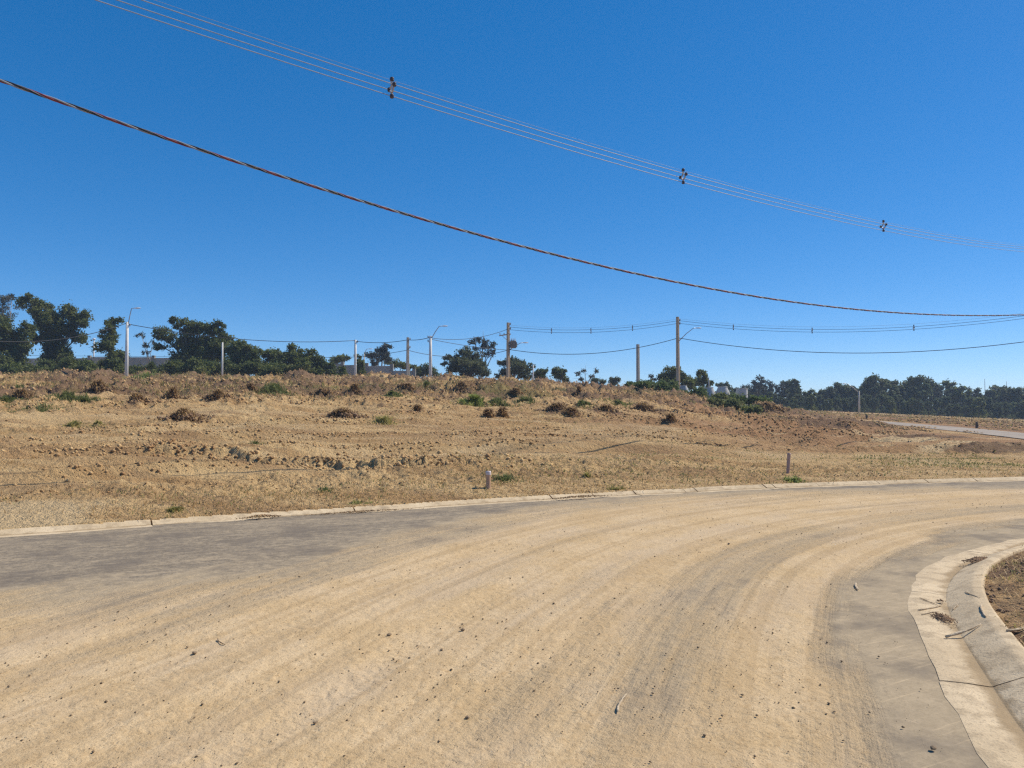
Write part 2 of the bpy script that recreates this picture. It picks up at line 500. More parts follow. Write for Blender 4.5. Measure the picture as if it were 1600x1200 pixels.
f14 = M.noise(P, 15, 6, 0.75)
snd = M.mix(M.math('MULTIPLY', M.ramp(f14, 0.55, 0.68), 0.45), snd, (0.40, 0.265, 0.13))
M.color(M.mix(msk, asp, snd))
hh = M.math('ADD', M.math('MULTIPLY', f1, 0.45), M.math('ADD', M.math('MULTIPLY', f2, 0.5), M.math('MULTIPLY', fd, 0.5)))
sep = M.n('ShaderNodeSeparateXYZ'); M.l(UVL, sep.inputs[0])
wob_ = M.math('MULTIPLY', M.noise(UVL, 2.0, 3), 5.0)
chev = M.math('SINE', M.math('ADD', M.math('ADD', M.math('MULTIPLY', sep.outputs[0], 78.0), wob_), M.math('MULTIPLY', M.math('ABSOLUTE', M.math('SINE', M.math('MULTIPLY', sep.outputs[1], 10.0))), 9.0)))
chev = M.math('MULTIPLY', chev, M.ramp(M.noise(UVL, 0.9, 3), 0.42, 0.6))
hh = M.math('ADD', hh, M.math('MULTIPLY', M.math('MULTIPLY', M.math('ADD', tread, M.math('MULTIPLY', chev, 0.06)), M.attr('tread')), 0.9))
hh = M.math('MULTIPLY', hh, M.math('ADD', M.math('MULTIPLY', msk, 0.85), 0.15))
hh = M.math('ADD', hh, M.math('MULTIPLY', msk, 0.4))
M.bump(hh, 0.7, 0.024)
ROADM = M.m

M = NT('kerb_concrete', 0.92, 0.12)
P = M.pos()
f1 = M.noise(P, 70, 3, 0.6); f2 = M.noise(P, 7, 5, 0.6); f3 = M.noise(P, 1.1, 4, 0.6)
c = M.mix(M.ramp(f3, 0.35, 0.68), (0.55, 0.425, 0.265), (0.66, 0.52, 0.335))
c = M.mix(M.math('MULTIPLY', M.ramp(f2, 0.47, 0.66), 0.7), c, (0.40, 0.305, 0.19))
c = M.mix(M.math('MULTIPLY', M.ramp(M.noise(P, 1.0, 5, 0.7, (3.0, 3.0, 14.0)), 0.52, 0.68), 0.5), c, (0.33, 0.25, 0.16))
c = M.mix(M.math('MULTIPLY', M.ramp(f1, 0.55, 0.68), 0.65), c, (0.28, 0.215, 0.14))
c = M.mix(M.math('MULTIPLY', M.ramp(M.math('ADD', M.attr('dirt'), M.math('MULTIPLY', M.math('SUBTRACT', f2, 0.5), 1.2)), 0.35, 0.9), 0.85), c, (0.33, 0.235, 0.13))
M.color(c)
M.bump(M.math('ADD', f1, M.math('MULTIPLY', f2, 2.0)), 0.7, 0.006)
KERBM = M.m

CONC = mat_plain('pole_concrete', (0.40, 0.36, 0.30), (0.50, 0.45, 0.38), 3, 0.9)
CONC_W = mat_plain('pale_pole_concrete', (0.62, 0.60, 0.55), (0.72, 0.69, 0.64), 3, 0.85)
CONC_B = mat_plain('brownish_pole_concrete', (0.46, 0.35, 0.23), (0.54, 0.42, 0.29), 3, 0.9)
RINGC = mat_plain('ring_concrete', (0.44, 0.43, 0.40), (0.56, 0.55, 0.51), 2, 0.9)
M = NT('block_wall_grey', 0.95, 0.1)
tc = M.n('ShaderNodeNewGeometry').outputs['Position']
mp = M.n('ShaderNodeMapping'); mp.inputs['Rotation'].default_value = (math.pi / 2, 0, 0); M.l(tc, mp.inputs['Vector'])
bk = M.n('ShaderNodeTexBrick'); bk.inputs['Scale'].default_value = 1.0; bk.inputs['Brick Width'].default_value = 0.4; bk.inputs['Row Height'].default_value = 0.2; bk.inputs['Mortar Size'].default_value = 0.014
bk.inputs['Color1'].default_value = (0.46, 0.425, 0.35, 1); bk.inputs['Color2'].default_value = (0.56, 0.52, 0.43, 1); bk.inputs['Mortar'].default_value = (0.24, 0.235, 0.22, 1)
M.l(mp.outputs[0], bk.inputs['Vector'])
M.color(M.mix(M.math('MULTIPLY', M.ramp(M.noise(tc, 0.8, 5, 0.65), 0.42, 0.7), 0.55), bk.outputs['Color'], (0.36, 0.33, 0.27)))
WALLC = M.m
PILLARC = mat_plain('wall_pillar_concrete', (0.27, 0.25, 0.21), (0.35, 0.325, 0.27), 2, 0.95)
STEEL = mat_plain('galvanised_steel', (0.42, 0.42, 0.42), (0.52, 0.52, 0.52), 8, 0.45, 0.5, 0, 0.6)
LAMPW = mat_plain('lamp_housing', (0.55, 0.55, 0.55), (0.65, 0.65, 0.65), 8, 0.4, 0.4)
TRAFO = mat_plain('transformer_paint', (0.20, 0.20, 0.20), (0.26, 0.25, 0.24), 4, 0.5, 0.4)
CABLE = mat_plain('black_cable', (0.018, 0.018, 0.02), (0.03, 0.03, 0.033), 10, 0.5, 0.4)
CABLE_R = mat_plain('red_cable', (0.17, 0.026, 0.036), (0.22, 0.035, 0.046), 10, 0.7, 0.25)
CABLE_G = mat_plain('grey_cable', (0.22, 0.24, 0.28), (0.30, 0.32, 0.36), 10, 0.6, 0.3)
WIRE = mat_plain('covered_wire', (0.25, 0.29, 0.36), (0.33, 0.37, 0.44), 10, 0.5, 0.4)
WIRE_M = mat_plain('bare_messenger_wire', (0.42, 0.43, 0.45), (0.5, 0.5, 0.52), 10, 0.35, 0.5, 0, 0.7)
SPACER = mat_plain('spacer_grey', (0.34, 0.34, 0.37), (0.46, 0.46, 0.49), 20, 0.4, 0.5)
SPACER_D = mat_plain('spacer_clip', (0.045, 0.035, 0.04), (0.08, 0.055, 0.06), 20, 0.5, 0.4)
PVC = mat_plain('brown_pvc', (0.46, 0.27, 0.165), (0.53, 0.33, 0.21), 10, 0.4, 0.45)
PVC_CAP = mat_plain('pale_pvc_cap', (0.60, 0.50, 0.47), (0.68, 0.59, 0.56), 10, 0.4, 0.45)
PVC_P = mat_plain('pinkish_pvc', (0.42, 0.25, 0.19), (0.50, 0.31, 0.24), 10, 0.4, 0.45)
BARK = mat_plain('bark', (0.10, 0.08, 0.06), (0.19, 0.155, 0.12), 5, 0.95)
BARK_P = mat_plain('pale_bark', (0.26, 0.24, 0.21), (0.36, 0.33, 0.29), 5, 0.95)
DRYW = mat_plain('dry_wood', (0.38, 0.29, 0.185), (0.58, 0.47, 0.33), 22, 0.9, 0.1, 0.6)
DRYW_D = mat_plain('brown_twig', (0.13, 0.085, 0.05), (0.24, 0.165, 0.10), 14, 0.9)
STONE = mat_plain('road_stone', (0.15, 0.105, 0.065), (0.34, 0.245, 0.15), 30, 0.9)
ROOTS = mat_plain('root_soil', (0.14, 0.090, 0.056), (0.34, 0.22, 0.13), 3.5, 0.95, 0.1, 0.8)
STRAWS = mat_plain('straw_soil', (0.20, 0.125, 0.07), (0.42, 0.28, 0.14), 3.0, 0.95, 0.1, 0.8)
LOTS = mat_plain('lot_soil_crumbs', (0.17, 0.108, 0.065), (0.32, 0.205, 0.12), 2.2, 0.95)
STREETM = mat_plain('far_street_asphalt', (0.27, 0.225, 0.175), (0.36, 0.30, 0.235), 0.6, 0.9)

LEAF_D = mat_leaf('leaf_dark', (0.056, 0.074, 0.022), (0.150, 0.178, 0.050), (0.20, 0.205, 0.06), 0.45)
LEAF_M = mat_leaf('leaf_mid', (0.075, 0.102, 0.030), (0.175, 0.205, 0.060), (0.22, 0.225, 0.07), 0.45)
LEAF_O = mat_leaf('leaf_olive', (0.066, 0.080, 0.036), (0.135, 0.150, 0.066), (0.14, 0.148, 0.066), 0.42)
LEAF_G = mat_leaf('leaf_grey', (0.055, 0.065, 0.050), (0.105, 0.115, 0.085), (0.10, 0.11, 0.075), 0.25)
LEAF_F = mat_leaf('leaf_forest', (0.046, 0.070, 0.034), (0.120, 0.150, 0.066), (0.15, 0.165, 0.072), 0.42)
WEED = mat_leaf('weed_green', (0.125, 0.150, 0.050), (0.20, 0.225, 0.080), (0.24, 0.235, 0.09), 0.45)
WEED_L = mat_leaf('weed_bright', (0.20, 0.25, 0.065), (0.29, 0.33, 0.10), (0.34, 0.34, 0.12), 0.45)
WEED_Y = mat_leaf('weed_yellowish', (0.26, 0.25, 0.08), (0.40, 0.35, 0.12), (0.36, 0.30, 0.11), 0.45)
WEED_O = mat_leaf('weed_olive', (0.17, 0.18, 0.06), (0.27, 0.26, 0.09), (0.31, 0.26, 0.10), 0.4)
SHRUBM = mat_leaf('shrub_green', (0.09, 0.13, 0.04), (0.15, 0.20, 0.065), (0.17, 0.20, 0.065), 0.4)
STRAW = mat_leaf('dry_straw', (0.34, 0.22, 0.095), (0.58, 0.41, 0.19), (0.44, 0.28, 0.12), 0.3)

def mat_clod():
    M = NT('clod_soil', 0.95, 0.08)
    g = M.n('ShaderNodeNewGeometry')
    r = g.outputs['Random Per Island']
    c = M.mix(M.ramp(r, 0.0, 1.0), (0.33, 0.20, 0.095), (0.60, 0.41, 0.20))
    big = M.noise(M.pos(), 0.22, 3)
    M.color(M.mix(M.math('MULTIPLY', M.ramp(big, 0.45, 0.7), 0.6), c, (0.33, 0.18, 0.085)))
    return M.m
CLOD = mat_clod()

# named clumps and weed patches on the field: picture point of the foot, size there, label
clumps = [(152, 612, 36, 22, ROOTS, 'tall dark uprooted clump with stubs below the leftmost lamp pole'),
          (211, 623, 28, 12, ROOTS, 'low dark brown clump just right below the tall uprooted one'),
          (30, 623, 34, 14, ROOTS, 'dark brown clump at the far left edge of the field'),
          (268, 622, 36, 16, STRAWS, 'rounded straw-brown heap left of the thin pole on the crest'),
          (340, 624, 40, 14, ROOTS, 'long dark heap sloping right, below the thin pole on the crest'),
          (285, 655, 60, 14, ROOTS, 'long flat dark heap lowest on the left half of the field'),
          (391, 609, 12, 11, ROOTS, 'small dark lump beside the green weed mat'),
          (505, 615, 30, 10, ROOTS, 'dark lump below the left end of the block wall'),
          (554, 616, 16, 10, ROOTS, 'small near-black lump below the pole in front of the wall'),
          (535, 652, 50, 14, ROOTS, 'wide dark heap in the middle of the field left of the yellow weeds'),
          (636, 609, 24, 12, ROOTS, 'dark brown heap below the right end of the block wall'),
          (652, 642, 10, 9, ROOTS, 'small round dark lump right of the yellowish weeds'),
          (720, 608, 40, 8, STRAWS, 'low brown ridge left of the bright green patch'),
          (763, 652, 18, 12, ROOTS, 'dark root clump directly above the capped pipe'),
          (785, 648, 14, 12, STRAWS, 'pale-edged root stub beside the clump above the capped pipe'),
          (870, 641, 32, 12, ROOTS, 'dark clump, upper left of a joined pair, right of the green patch'),
          (893, 648, 22, 12, ROOTS, 'dark clump with hanging roots, lower right of a joined pair'),
          (948, 642, 30, 10, ROOTS, 'flat brown clump between the joined pair and the shrubs'),
          (1010, 642, 32, 11, ROOTS, 'dark flat clump below the short bare pole'),
          (1048, 657, 14, 9, ROOTS, 'small dark tuft below the tall pole with lamp'),
          (806, 615, 20, 9, STRAWS, 'straw-coloured mound below the pole with transformer'),
          (905, 617, 16, 9, ROOTS, 'small brown clump near the crest right of the mid trees'),
          (1200, 642, 46, 12, STRAWS, 'reddish soil ridge at the right end of the shrubs')]
weeds = [(110, 624, 48, 18, WEED, 'dark green weed clump left of the tall uprooted clump'),
         (10, 630, 30, 12, WEED, 'green weeds at the left edge of the field'),
         (28, 606, 18, 9, WEED, 'small green weed tuft near the crest at the left edge'),
         (222, 590, 24, 14, WEED_L, 'bright green tuft on the crest right of the leftmost lamp pole'),
         (230, 601, 26, 8, WEED, 'flat green weeds just below the bright tuft on the crest'),
         (45, 640, 60, 10, WEED, 'low spread of weeds at left, below the edge clump'),
         (115, 665, 26, 12, WEED_Y, 'yellow-green tuft on the tan slope at left'),
         (150, 664, 20, 9, WEED_Y, 'smaller yellow-green tuft right beside another on the tan slope'),
         (428, 613, 44, 12, WEED, 'flat oval mat of green weeds on the left half of the slope'),
         (612, 618, 30, 8, WEED, 'thin green strip below the block wall'),
         (600, 662, 34, 16, WEED_Y, 'yellow-green weeds on the slope, mid picture left'),
         (665, 603, 10, 9, WEED, 'small dark green bush at the foot of the white lamp pole'),
         (742, 632, 46, 18, WEED_L, 'widest bright green patch in the middle of the slope'),
         (781, 634, 28, 16, WEED, 'green weed clump right against the widest bright patch'),
         (820, 630, 26, 14, WEED, 'third green clump, right of the widest bright patch'),
         (912, 634, 24, 9, WEED, 'low green clump above the joined dark clumps'),
         (966, 632, 40, 8, WEED, 'long low green strip left of the shrubs on the crest'),
         (785, 751, 44, 12, WEED, 'green weeds right behind the capped pipe'),
         (918, 746, 12, 12, WEED_Y, 'single upright tuft between the two pipes'),
         (966, 768, 34, 9, WEED_Y, 'green weeds at the kerb edge between the pipes'),
         (506, 770, 22, 9, WEED, 'small green tuft behind the kerb, left middle'),
         (565, 790, 40, 7, WEED_L, 'low bright grass at the kerb edge left of the capped pipe'),
         (1243, 753, 30, 12, WEED_L, 'bright grass at the foot of the leaning pipe'),
         (400, 694, 18, 10, WEED, 'grey-green weeds on bare soil above the cut bank'),
         (270, 800, 26, 8, WEED_Y, 'pale weeds close to the kerb at left')]

# ================================================================ ground sheet
def radii(*segs):
    out = []
    for a, b, n in segs: out.append(np.exp(np.linspace(math.log(a), math.log(b), n, endpoint=False)))
    return np.concatenate(out + [[segs[-1][1]]])

def polar(angs, rad):
    A, RR = np.meshgrid(angs, rad)
    x = RR * np.sin(A); y = RR * np.cos(A)
    na = len(angs)
    i = np.arange(len(rad) - 1)[:, None] * na + np.arange(na - 1)[None, :]
    f = np.stack([i, i + 1, i + 1 + na, i + na], -1).reshape(-1, 4)
    return x, y, f

fine = np.linspace(R(-38), R(38), 740)
side = np.linspace(R(38), R(180), 60)[1:]
angs = np.concatenate([-side[::-1], fine, side])
rad = radii((0.6, 3.6, 14), (3.6, 11.5, 150), (11.5, 40, 330), (40, 120, 200), (120, 2200, 60))
X, Y, F = polar(angs, rad)
xf, yf = X.ravel(), Y.ravel()
zf = land(xf, yf)
sk = line_dist(K, xf, yf); sj = -line_dist(J, xf, yf)
hid = (sk < -1.2) & (sj < -1.2)                        # under the road: not needed
F = F[~hid[F].all(1)]
me = raw_mesh('ground', np.stack([xf, yf, zf], 1), F[:, ::-1], True)
q = xf / np.maximum(yf, 8) * 75
nz = fbm(xf * 0.12, yf * 0.12, 3, 4); nz2 = fbm(xf * 0.35, yf * 0.35, 4, 6)
up = sstep(12, 44, sk + 26 * (nz - .5) + 14 * (nz2 - .5))
fattr(me, 'red', np.clip(sstep(2, 26, q) * 0.55 * sstep(3, 9, sk) + (nz - 0.5) * 0.9 + 0.22 * sstep(4, 12, sk) + 0.25 * (sj > 0.3), 0, 1))
fattr(me, 'straw', np.clip(up * (1 - sstep(16, 26, q)) * (0.45 + (nz2 - 0.5) * 1.6) + 0.35 * (1 - sstep(0.8, 3.0, sk)) * (sk > 0) * (1 - sandy(xf, sk)) + sstep(100, 115, yf) * 0.2, 0, 1))
gul = np.clip(1.4 * up * sstep(0.02, 0.10, fbm(xf * 0.50, yf * 0.30, 4, 9, 0.6) - 0.54) + 0.30 * up + 0.95 * sstep(0.46, 0.64, fbm(xf * 0.22, yf * 0.22 * 1.6, 4, 9)) * up * (1 - 0.5 * sstep(20, 30, q)), 0, 1)
near_r = sstep(2, 6, xf) * (1 - sstep(3.5, 7, sk)) * (sk > 0) * 0.35
hpd = 0
for (hx, hy), r_, ry_, h_ in HEAPS: hpd = hpd + 1.1 * np.exp(-(((xf - hx) / r_) ** 2 + ((yf - hy) / ry_) ** 2))
lotd = hpd + (sj > 0.3) * (0.75 + 0.9 * (fbm(xf * 1.2, yf * 1.2, 3, 3) - 0.5)) * 1.0
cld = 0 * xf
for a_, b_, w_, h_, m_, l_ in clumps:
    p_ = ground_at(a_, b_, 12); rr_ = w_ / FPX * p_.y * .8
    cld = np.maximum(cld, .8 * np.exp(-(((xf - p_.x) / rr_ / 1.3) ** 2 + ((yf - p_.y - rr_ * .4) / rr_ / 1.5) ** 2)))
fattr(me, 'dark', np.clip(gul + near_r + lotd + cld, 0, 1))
gr = np.clip(sstep(0.60, 0.72, fbm(xf * 0.18, yf * 0.3, 3, 12)) * (0.25 + 0.55 * up) * (sk > 1), 0, 1) * (1 - 0.6 * sstep(24, 32, q))
gr = np.maximum(gr, 0.62 * sstep(3.5, 6, np.abs(line_dist(ST, xf, yf))) * sstep(60, 72, yf) * (1 - sstep(110, 125, yf)) * sstep(28, 32, q) * (.6 + .8 * nz2))
gr = np.maximum(gr, (sk > .8) * 0.6 * sstep(7.5, 11, xf) * (1 - sstep(4.5, 7, sk)) * sstep(0.42, 0.6, nz2))
for a_, b_, w_, h_, m_, l_ in weeds:
    p_ = ground_at(a_, b_, 9.5); rr_ = w_ / FPX * p_.y * .6
    gr = np.maximum(gr, .75 * np.exp(-(((xf - p_.x) / rr_ / 1.3) ** 2 + ((yf - p_.y - rr_ * .4) / rr_ / 1.6) ** 2)) * (sk > .4))
fattr(me, 'green', np.clip(gr, 0, 1))
pale = 0.95 * sandy(xf, sk + 0.8 * (nz2 - .5)) * (sk > 0)
pd = np.abs(line_dist(PALE, xf, yf)) + 6 * (nz2 - .5)
pale = np.maximum(pale, 0.9 * (1 - sstep(7, 14, pd)) * sstep(27, 30, q) * (yf > 85))
for (hx, hy), rx, ry, rot in [(smooth_at(1484, 700), 3.4, 1.3, 0.75), (smooth_at(1415, 687), 2.6, 1.6, 0.5), (smooth_at(1365, 696), 1.8, 1.0, 0.3), (smooth_at(1500, 690), 1.4, 1.0, 0.5)]:
    dx = (xf - hx) * math.cos(rot) + (yf - hy) * math.sin(rot); dy = -(xf - hx) * math.sin(rot) + (yf - hy) * math.cos(rot)
    pale = np.maximum(pale, 1.1 * np.exp(-((dx / rx) ** 2 + (dy / ry * 2) ** 2)))
pale = np.maximum(pale, 0.42 * sstep(0.55, 0.7, fbm(xf * 0.05, sk * 0.5, 3, 1)) * (sk > 3) * (1 - up))
st_ = strips(xf, yf, sk)
pale = np.maximum(pale, 0.46 * (1 - st_) * (sk > 1) * (0.5 + nz2))
fattr(me, 'pale', np.clip(pale, 0, 1))
fattr(me, 'rough', np.clip(0.25 + 0.75 * st_, 0, 1))

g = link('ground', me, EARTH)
kind(g, 'structure', 'rough bare reddish-tan earth of the building lots')

# ================================================================ road
LC = smooth_line([(-5.5, -9), (-2.0, -2), (0.29, 3.43), (1.25, 6.0), (2.6, 8.6), (5.0, 11.0), (8.5, 12.9), (14, 14.6), (24, 16.2), (60, 18)], 6)
angs_r = np.concatenate([-side[::-1], np.linspace(R(-38), R(38), 640), side])
rad_r = radii((0.5, 3.0, 10), (3.0, 9.0, 260), (9.0, 24, 210), (24, 95, 30))
X, Y, F = polar(angs_r, rad_r)
xf, yf = X.ravel(), Y.ravel()
sk = line_dist(K, xf, yf); sj = -line_dist(J, xf, yf)
keep = (sk < 0.16) & (sj < 0.16)
F = F[keep[F].all(1)]
lt, ls = line_dist(LC, xf, yf, True)
# where sand lies: between the bare asphalt along the outer kerb and the one along the inner kerb
SA = smooth_line([gp(-900, 960), gp(0, 938), gp(380, 906), gp(560, 868), gp(700, 832), gp(880, 797), gp(1100, 776), gp(1350, 768), gp(1600, 766), (25, 16.5), (60, 18)], 5)
SB = smooth_line([(0.3, -4), (0.85, 1.2), gp(1330, 1200), gp(1300, 1080), gp(1310, 1000), gp(1350, 925), gp(1420, 868), gp(1520, 838), gp(1700, 812), (16, 13.4), (40, 15.2)], 5)
da = -line_dist(SA, xf, yf); db = line_dist(SB, xf, yf)
wob = fbm(xf * 0.7, yf * 0.7, 4, 3) - 0.5
strk = fbm(ls * 0.25, lt * 2.4, 4, 5) - 0.5
strk2 = fbm(ls * 0.12, lt * 1.1, 3, 8) - 0.5
A = sstep(-1.3, 1.1, da + wob * 1.0 + strk * 1.2); B = sstep(-0.45, 0.55, db + wob * 0.9 + strk * 0.5)
sand = A * B
# thin places inside the sand: wheel tracks swept down to the asphalt
thin = np.zeros_like(sand)
for t0, w, a in [(-0.15, 0.50, 0.75), (-1.25, 0.28, 0.35), (1.0, 0.30, 0.35), (2.15, 0.35, 0.45), (3.3, 0.3, 0.5), (4.5, 0.45, 0.55), (5.3, 0.3, 0.5)]:
    ctr = t0 + 0.35 * (fbm(ls * 0.18, ls * 0 + t0 * 7, 2, 2) - 0.5)
    thin = np.maximum(thin, a * np.exp(-((lt - ctr) / w) ** 2) * sstep(0.33, 0.62, fbm(ls * 0.22, ls * 0 + t0 * 3, 3, 4) + 0.12))
# grey patch in the lower middle
gx, gy = gp(800, 1090)
thin = np.maximum(thin, 0.8 * np.exp(-(((xf - gx - 0.1 * (yf - gy)) / 0.42) ** 2 + ((yf - gy) / 0.9) ** 2)) * (0.6 + wob))
gx, gy = gp(1080, 905)
thin = np.maximum(thin, 0.55 * np.exp(-(((xf - gx - 0.75 * (yf - gy)) / 0.5) ** 2 + ((yf - gy) / 2.2) ** 2)) * (0.8 + wob))
sand = np.clip(sand * (1.02 - 0.60 * thin) + strk2 * 0.16 * sand + (fbm(ls * 0.3, lt * 7, 3, 1) - .5) * .30 * sand, 0, 1)
ridge = fbm(ls * 0.5, lt * 4.0, 4, 6) - 0.5
edge = sstep(-0.02, -0.35, sk) * sstep(-0.02, -0.35, sj)
zr = 0.004 + edge * sand * (0.008 + 0.014 * ridge - 0.012 * thin) + 0.006 * (fbm(xf * 5, yf * 5, 3, 1) - .5) * sand * edge
zr = zr + 0.016 * sand * edge * np.abs(fbm(xf * 14, yf * 14, 2, 9) - 0.5)
me = raw_mesh('road', np.stack([xf, yf, zr], 1), F[:, ::-1], True)
fattr(me, 'sand', np.where(sand > 0, sand, 0) * 0.95 - 0.12)
dust = 0.9 * sstep(-1.5, 0.1, da + 0.8 * strk)
dust = np.maximum(dust, 0.62 * (1 - B) * (0.55 + 1.6 * wob))
fattr(me, 'dust', np.clip(dust + strk * 0.5, 0, 1))
lane_darkv = np.maximum(sstep(0.52, 0.68, fbm(ls * 0.22, lt * 5.0, 4, 10)) * 0.7, 0.9 * sstep(0.56, 0.64, fbm(ls * 0.09, lt * 9.0, 3, 4)))  # how much the sand darkens, in narrow streaks along the lanes
lane_darkv = np.maximum(lane_darkv, 1.0 * np.exp(-((lt + 0.78 + 0.10 * np.sin(ls * .5)) / 0.05) ** 2) * sstep(9.5, 11, ls) * (1 - sstep(13, 15, ls)))
fattr(me, 'damp', lane_darkv)
trd = np.zeros_like(sand)
for t0 in (-1.7, -1.35, 0.55, 1.5, 2.6):
    trd = np.maximum(trd, np.exp(-((lt - t0) / 0.16) ** 2))
fattr(me, 'tread', np.clip(trd * (sand > 0.5) + 0.15, 0, 1))
lkk = me.uv_layers.new(name='kerbside')
uvl = me.uv_layers.new(name='lane')
vi = np.empty(len(me.loops), np.int32); me.loops.foreach_get('vertex_index', vi)
me.uv_layers['lane'].data.foreach_set('uv', np.stack([ls[vi], lt[vi]], 1).astype(np.float32).ravel())
_, ak = line_dist(K, xf, yf, True)
me.uv_layers['kerbside'].data.foreach_set('uv', np.stack([ak[vi], sk[vi]], 1).astype(np.float32).ravel())
road = link('road', me, ROADM)
kind(road, 'structure', 'asphalt road bend covered with tracked pale sand')

def road_z(x, y): return 0.012

# ================================================================ kerbs
PROF = [(0.0, -0.12), (0.0, 0.008), (0.02, 0.011), (0.15, 0.012), (0.262, 0.006), (0.278, 0.008), (0.30, 0.020), (0.452, 0.092), (0.468, 0.099), (0.485, 0.103), (0.540, 0.104), (0.558, 0.097), (0.566, 0.080), (0.57, -0.12)]
PROF_O = [(t_ * .66, z_ * .62 if z_ > 0 else z_) for t_, z_ in PROF]
def kerb(name, L, sgn, joints, jitter, label, PROF=PROF):
    root = empty(name)
    kind(root, 'structure', label)
    P, q = resample(L, 0.09)
    for a, b in zip(joints[:-1], joints[1:]):
        gap = 0.007 + 0.008 * rng.random()
        qq = np.linspace(a + gap, b - gap, max(3, int((b - a) / 0.22)))
        pts = np.stack([np.interp(qq, q, P[:, 0]), np.interp(qq, q, P[:, 1])], 1)
        tg = np.gradient(pts, axis=0); tg /= np.hypot(tg[:, 0], tg[:, 1])[:, None]
        nr = np.stack([-tg[:, 1], tg[:, 0]], 1) * sgn
        dt = (rng.random() - 0.5) * jitter; dzz = (rng.random() - 0.5) * jitter * 0.5
        tilt = (rng.random() - 0.5) * jitter
        v = []; dirt = []
        for i in range(len(pts)):
            wv = 0.006 * (NS[3](qq[i] * 1.7, 2.0) - 0.5); we = 0.045 * (NS[5](qq[i] * 2.6, 8.0) - 0.5) + 0.035 * (NS[6](qq[i] * 8, 3.0) - 0.5)
            for k, (t, z) in enumerate(PROF):
                tt = t + dt + (we if k < 3 else 0) + wv
                zz = z + (dzz + tilt * (i / len(pts) - 0.5) + wv if k > 0 and k < 13 else 0)
                v.append((pts[i, 0] + nr[i, 0] * tt, pts[i, 1] + nr[i, 1] * tt, zz))
                dirt.append({3: 0.15, 4: 1.0, 5: 1.0, 6: 0.45, 11: 0.3, 12: 0.8}.get(k, 0.12) * (0.6 + 0.8 * NS[7](qq[i] * 0.8, 1.0)))
        m = len(PROF)
        f = []
        for i in range(len(pts) - 1):
            for k in range(m - 1):
                a0 = i * m + k
                f.append((a0, a0 + 1, a0 + m + 1, a0 + m) if sgn > 0 else (a0, a0 + m, a0 + m + 1, a0 + 1))
        f.append(tuple(range(m)) if sgn < 0 else tuple(range(m))[::-1])
        e = tuple((len(pts) - 1) * m + k for k in range(m)); f.append(e[::-1] if sgn < 0 else e)
        mb = MB().add(v, f)
        me = mb.data('kerb_segment', True)
        fattr(me, 'dirt', np.array(dirt))
        try: me.set_sharp_from_angle(angle=R(17))
        except Exception: pass
        link('kerb_segment', me, KERBM, root)
    return root

def arc_of(L, x, y):
    s, a = line_dist(L, np.array([x]), np.array([y]), True)
    return float(a[0])
# outer: long pours on the left, shorter broken pieces on the right
qa = arc_of(K, *gp(-260, 862)); qb = arc_of(K, 36, 20.3)
cuts = [qa, arc_of(K, *gp(240, 823)), arc_of(K, *gp(560, 802)), arc_of(K, *gp(872, 782))]
for px in (938, 1003, 1082, 1100, 1208, 1222, 1292, 1386, 1464, 1540):
    cuts.append(arc_of(K, *gp(px, np.interp(px, [800, 1000, 1200, 1400, 1600], [786, 775, 765, 757.5, 752]))))
while cuts[-1] + 2.6 < qb: cuts.append(cuts[-1] + 2.6)
kerb('outer_kerb', K, 1, cuts, 0.012, 'pale concrete kerb along the far side of the road', PROF_O)
q0 = arc_of(J, *gp(1545, 1200)); qj = arc_of(J, *gp(1465, 1066)); qe = arc_of(J, 34, 13.0)
cuts = [qj - 2.75, qj, arc_of(J, *gp(1423, 925))]
while cuts[-1] + 2.5 < qe: cuts.append(cuts[-1] + 2.5)
kerb('corner_kerb', J, -1, cuts, 0.004, 'pale concrete kerb and gutter curving round the corner lot')

# side street far right, draped over the land
W = np.linspace(0, 1, 9)
px_ = ST_N[:, None, :] * (1 - W)[None, :, None] + ST_F[:, None, :] * W[None, :, None]
P = ST_N
zz = land(px_[..., 0].ravel(), px_[..., 1].ravel(), False) + 0.035
nw = len(W); i = np.arange(len(P) - 1)[:, None] * nw + np.arange(nw - 1)[None, :]
F = np.stack([i, i + 1, i + 1 + nw, i + nw], -1).reshape(-1, 4)
kind(link('side_street', raw_mesh('side_street', np.column_stack([px_.reshape(-1, 2), zz]), F[:, ::-1], True), STREETM), 'structure', 'pale grey street running up behind the right lot')

# ================================================================ loose stuff on the ground
def blobs(pos, size, flat=0.7, seed=1, sub=False):
    """many small irregular lumps in one mesh"""
    r = np.random.default_rng(seed)
    base = np.array([(1, 0, 0), (-1, 0, 0), (0, 1, 0), (0, -1, 0), (0, 0, 1), (0, 0, -1)], float)
    fc = np.array([(0, 2, 4), (2, 1, 4), (1, 3, 4), (3, 0, 4), (2, 0, 5), (1, 2, 5), (3, 1, 5), (0, 3, 5)])
    n = len(pos)
    v = base[None] * (0.6 + 0.7 * r.random((n, 6, 1))) + 0.25 * (r.random((n, 6, 3)) - 0.5)
    a = r.random(n) * 6.28
    ca, sa = np.cos(a)[:, None], np.sin(a)[:, None]
    x = v[..., 0] * ca - v[..., 1] * sa; y = v[..., 0] * sa + v[..., 1] * ca
    v = np.stack([x, y, v[..., 2] * flat], -1) * np.asarray(size)[:, None, None]
    v = v + pos[:, None, :]
    f = fc[None] + (np.arange(n) * 6)[:, None, None]
    return v.reshape(-1, 3), f.reshape(-1, 3)

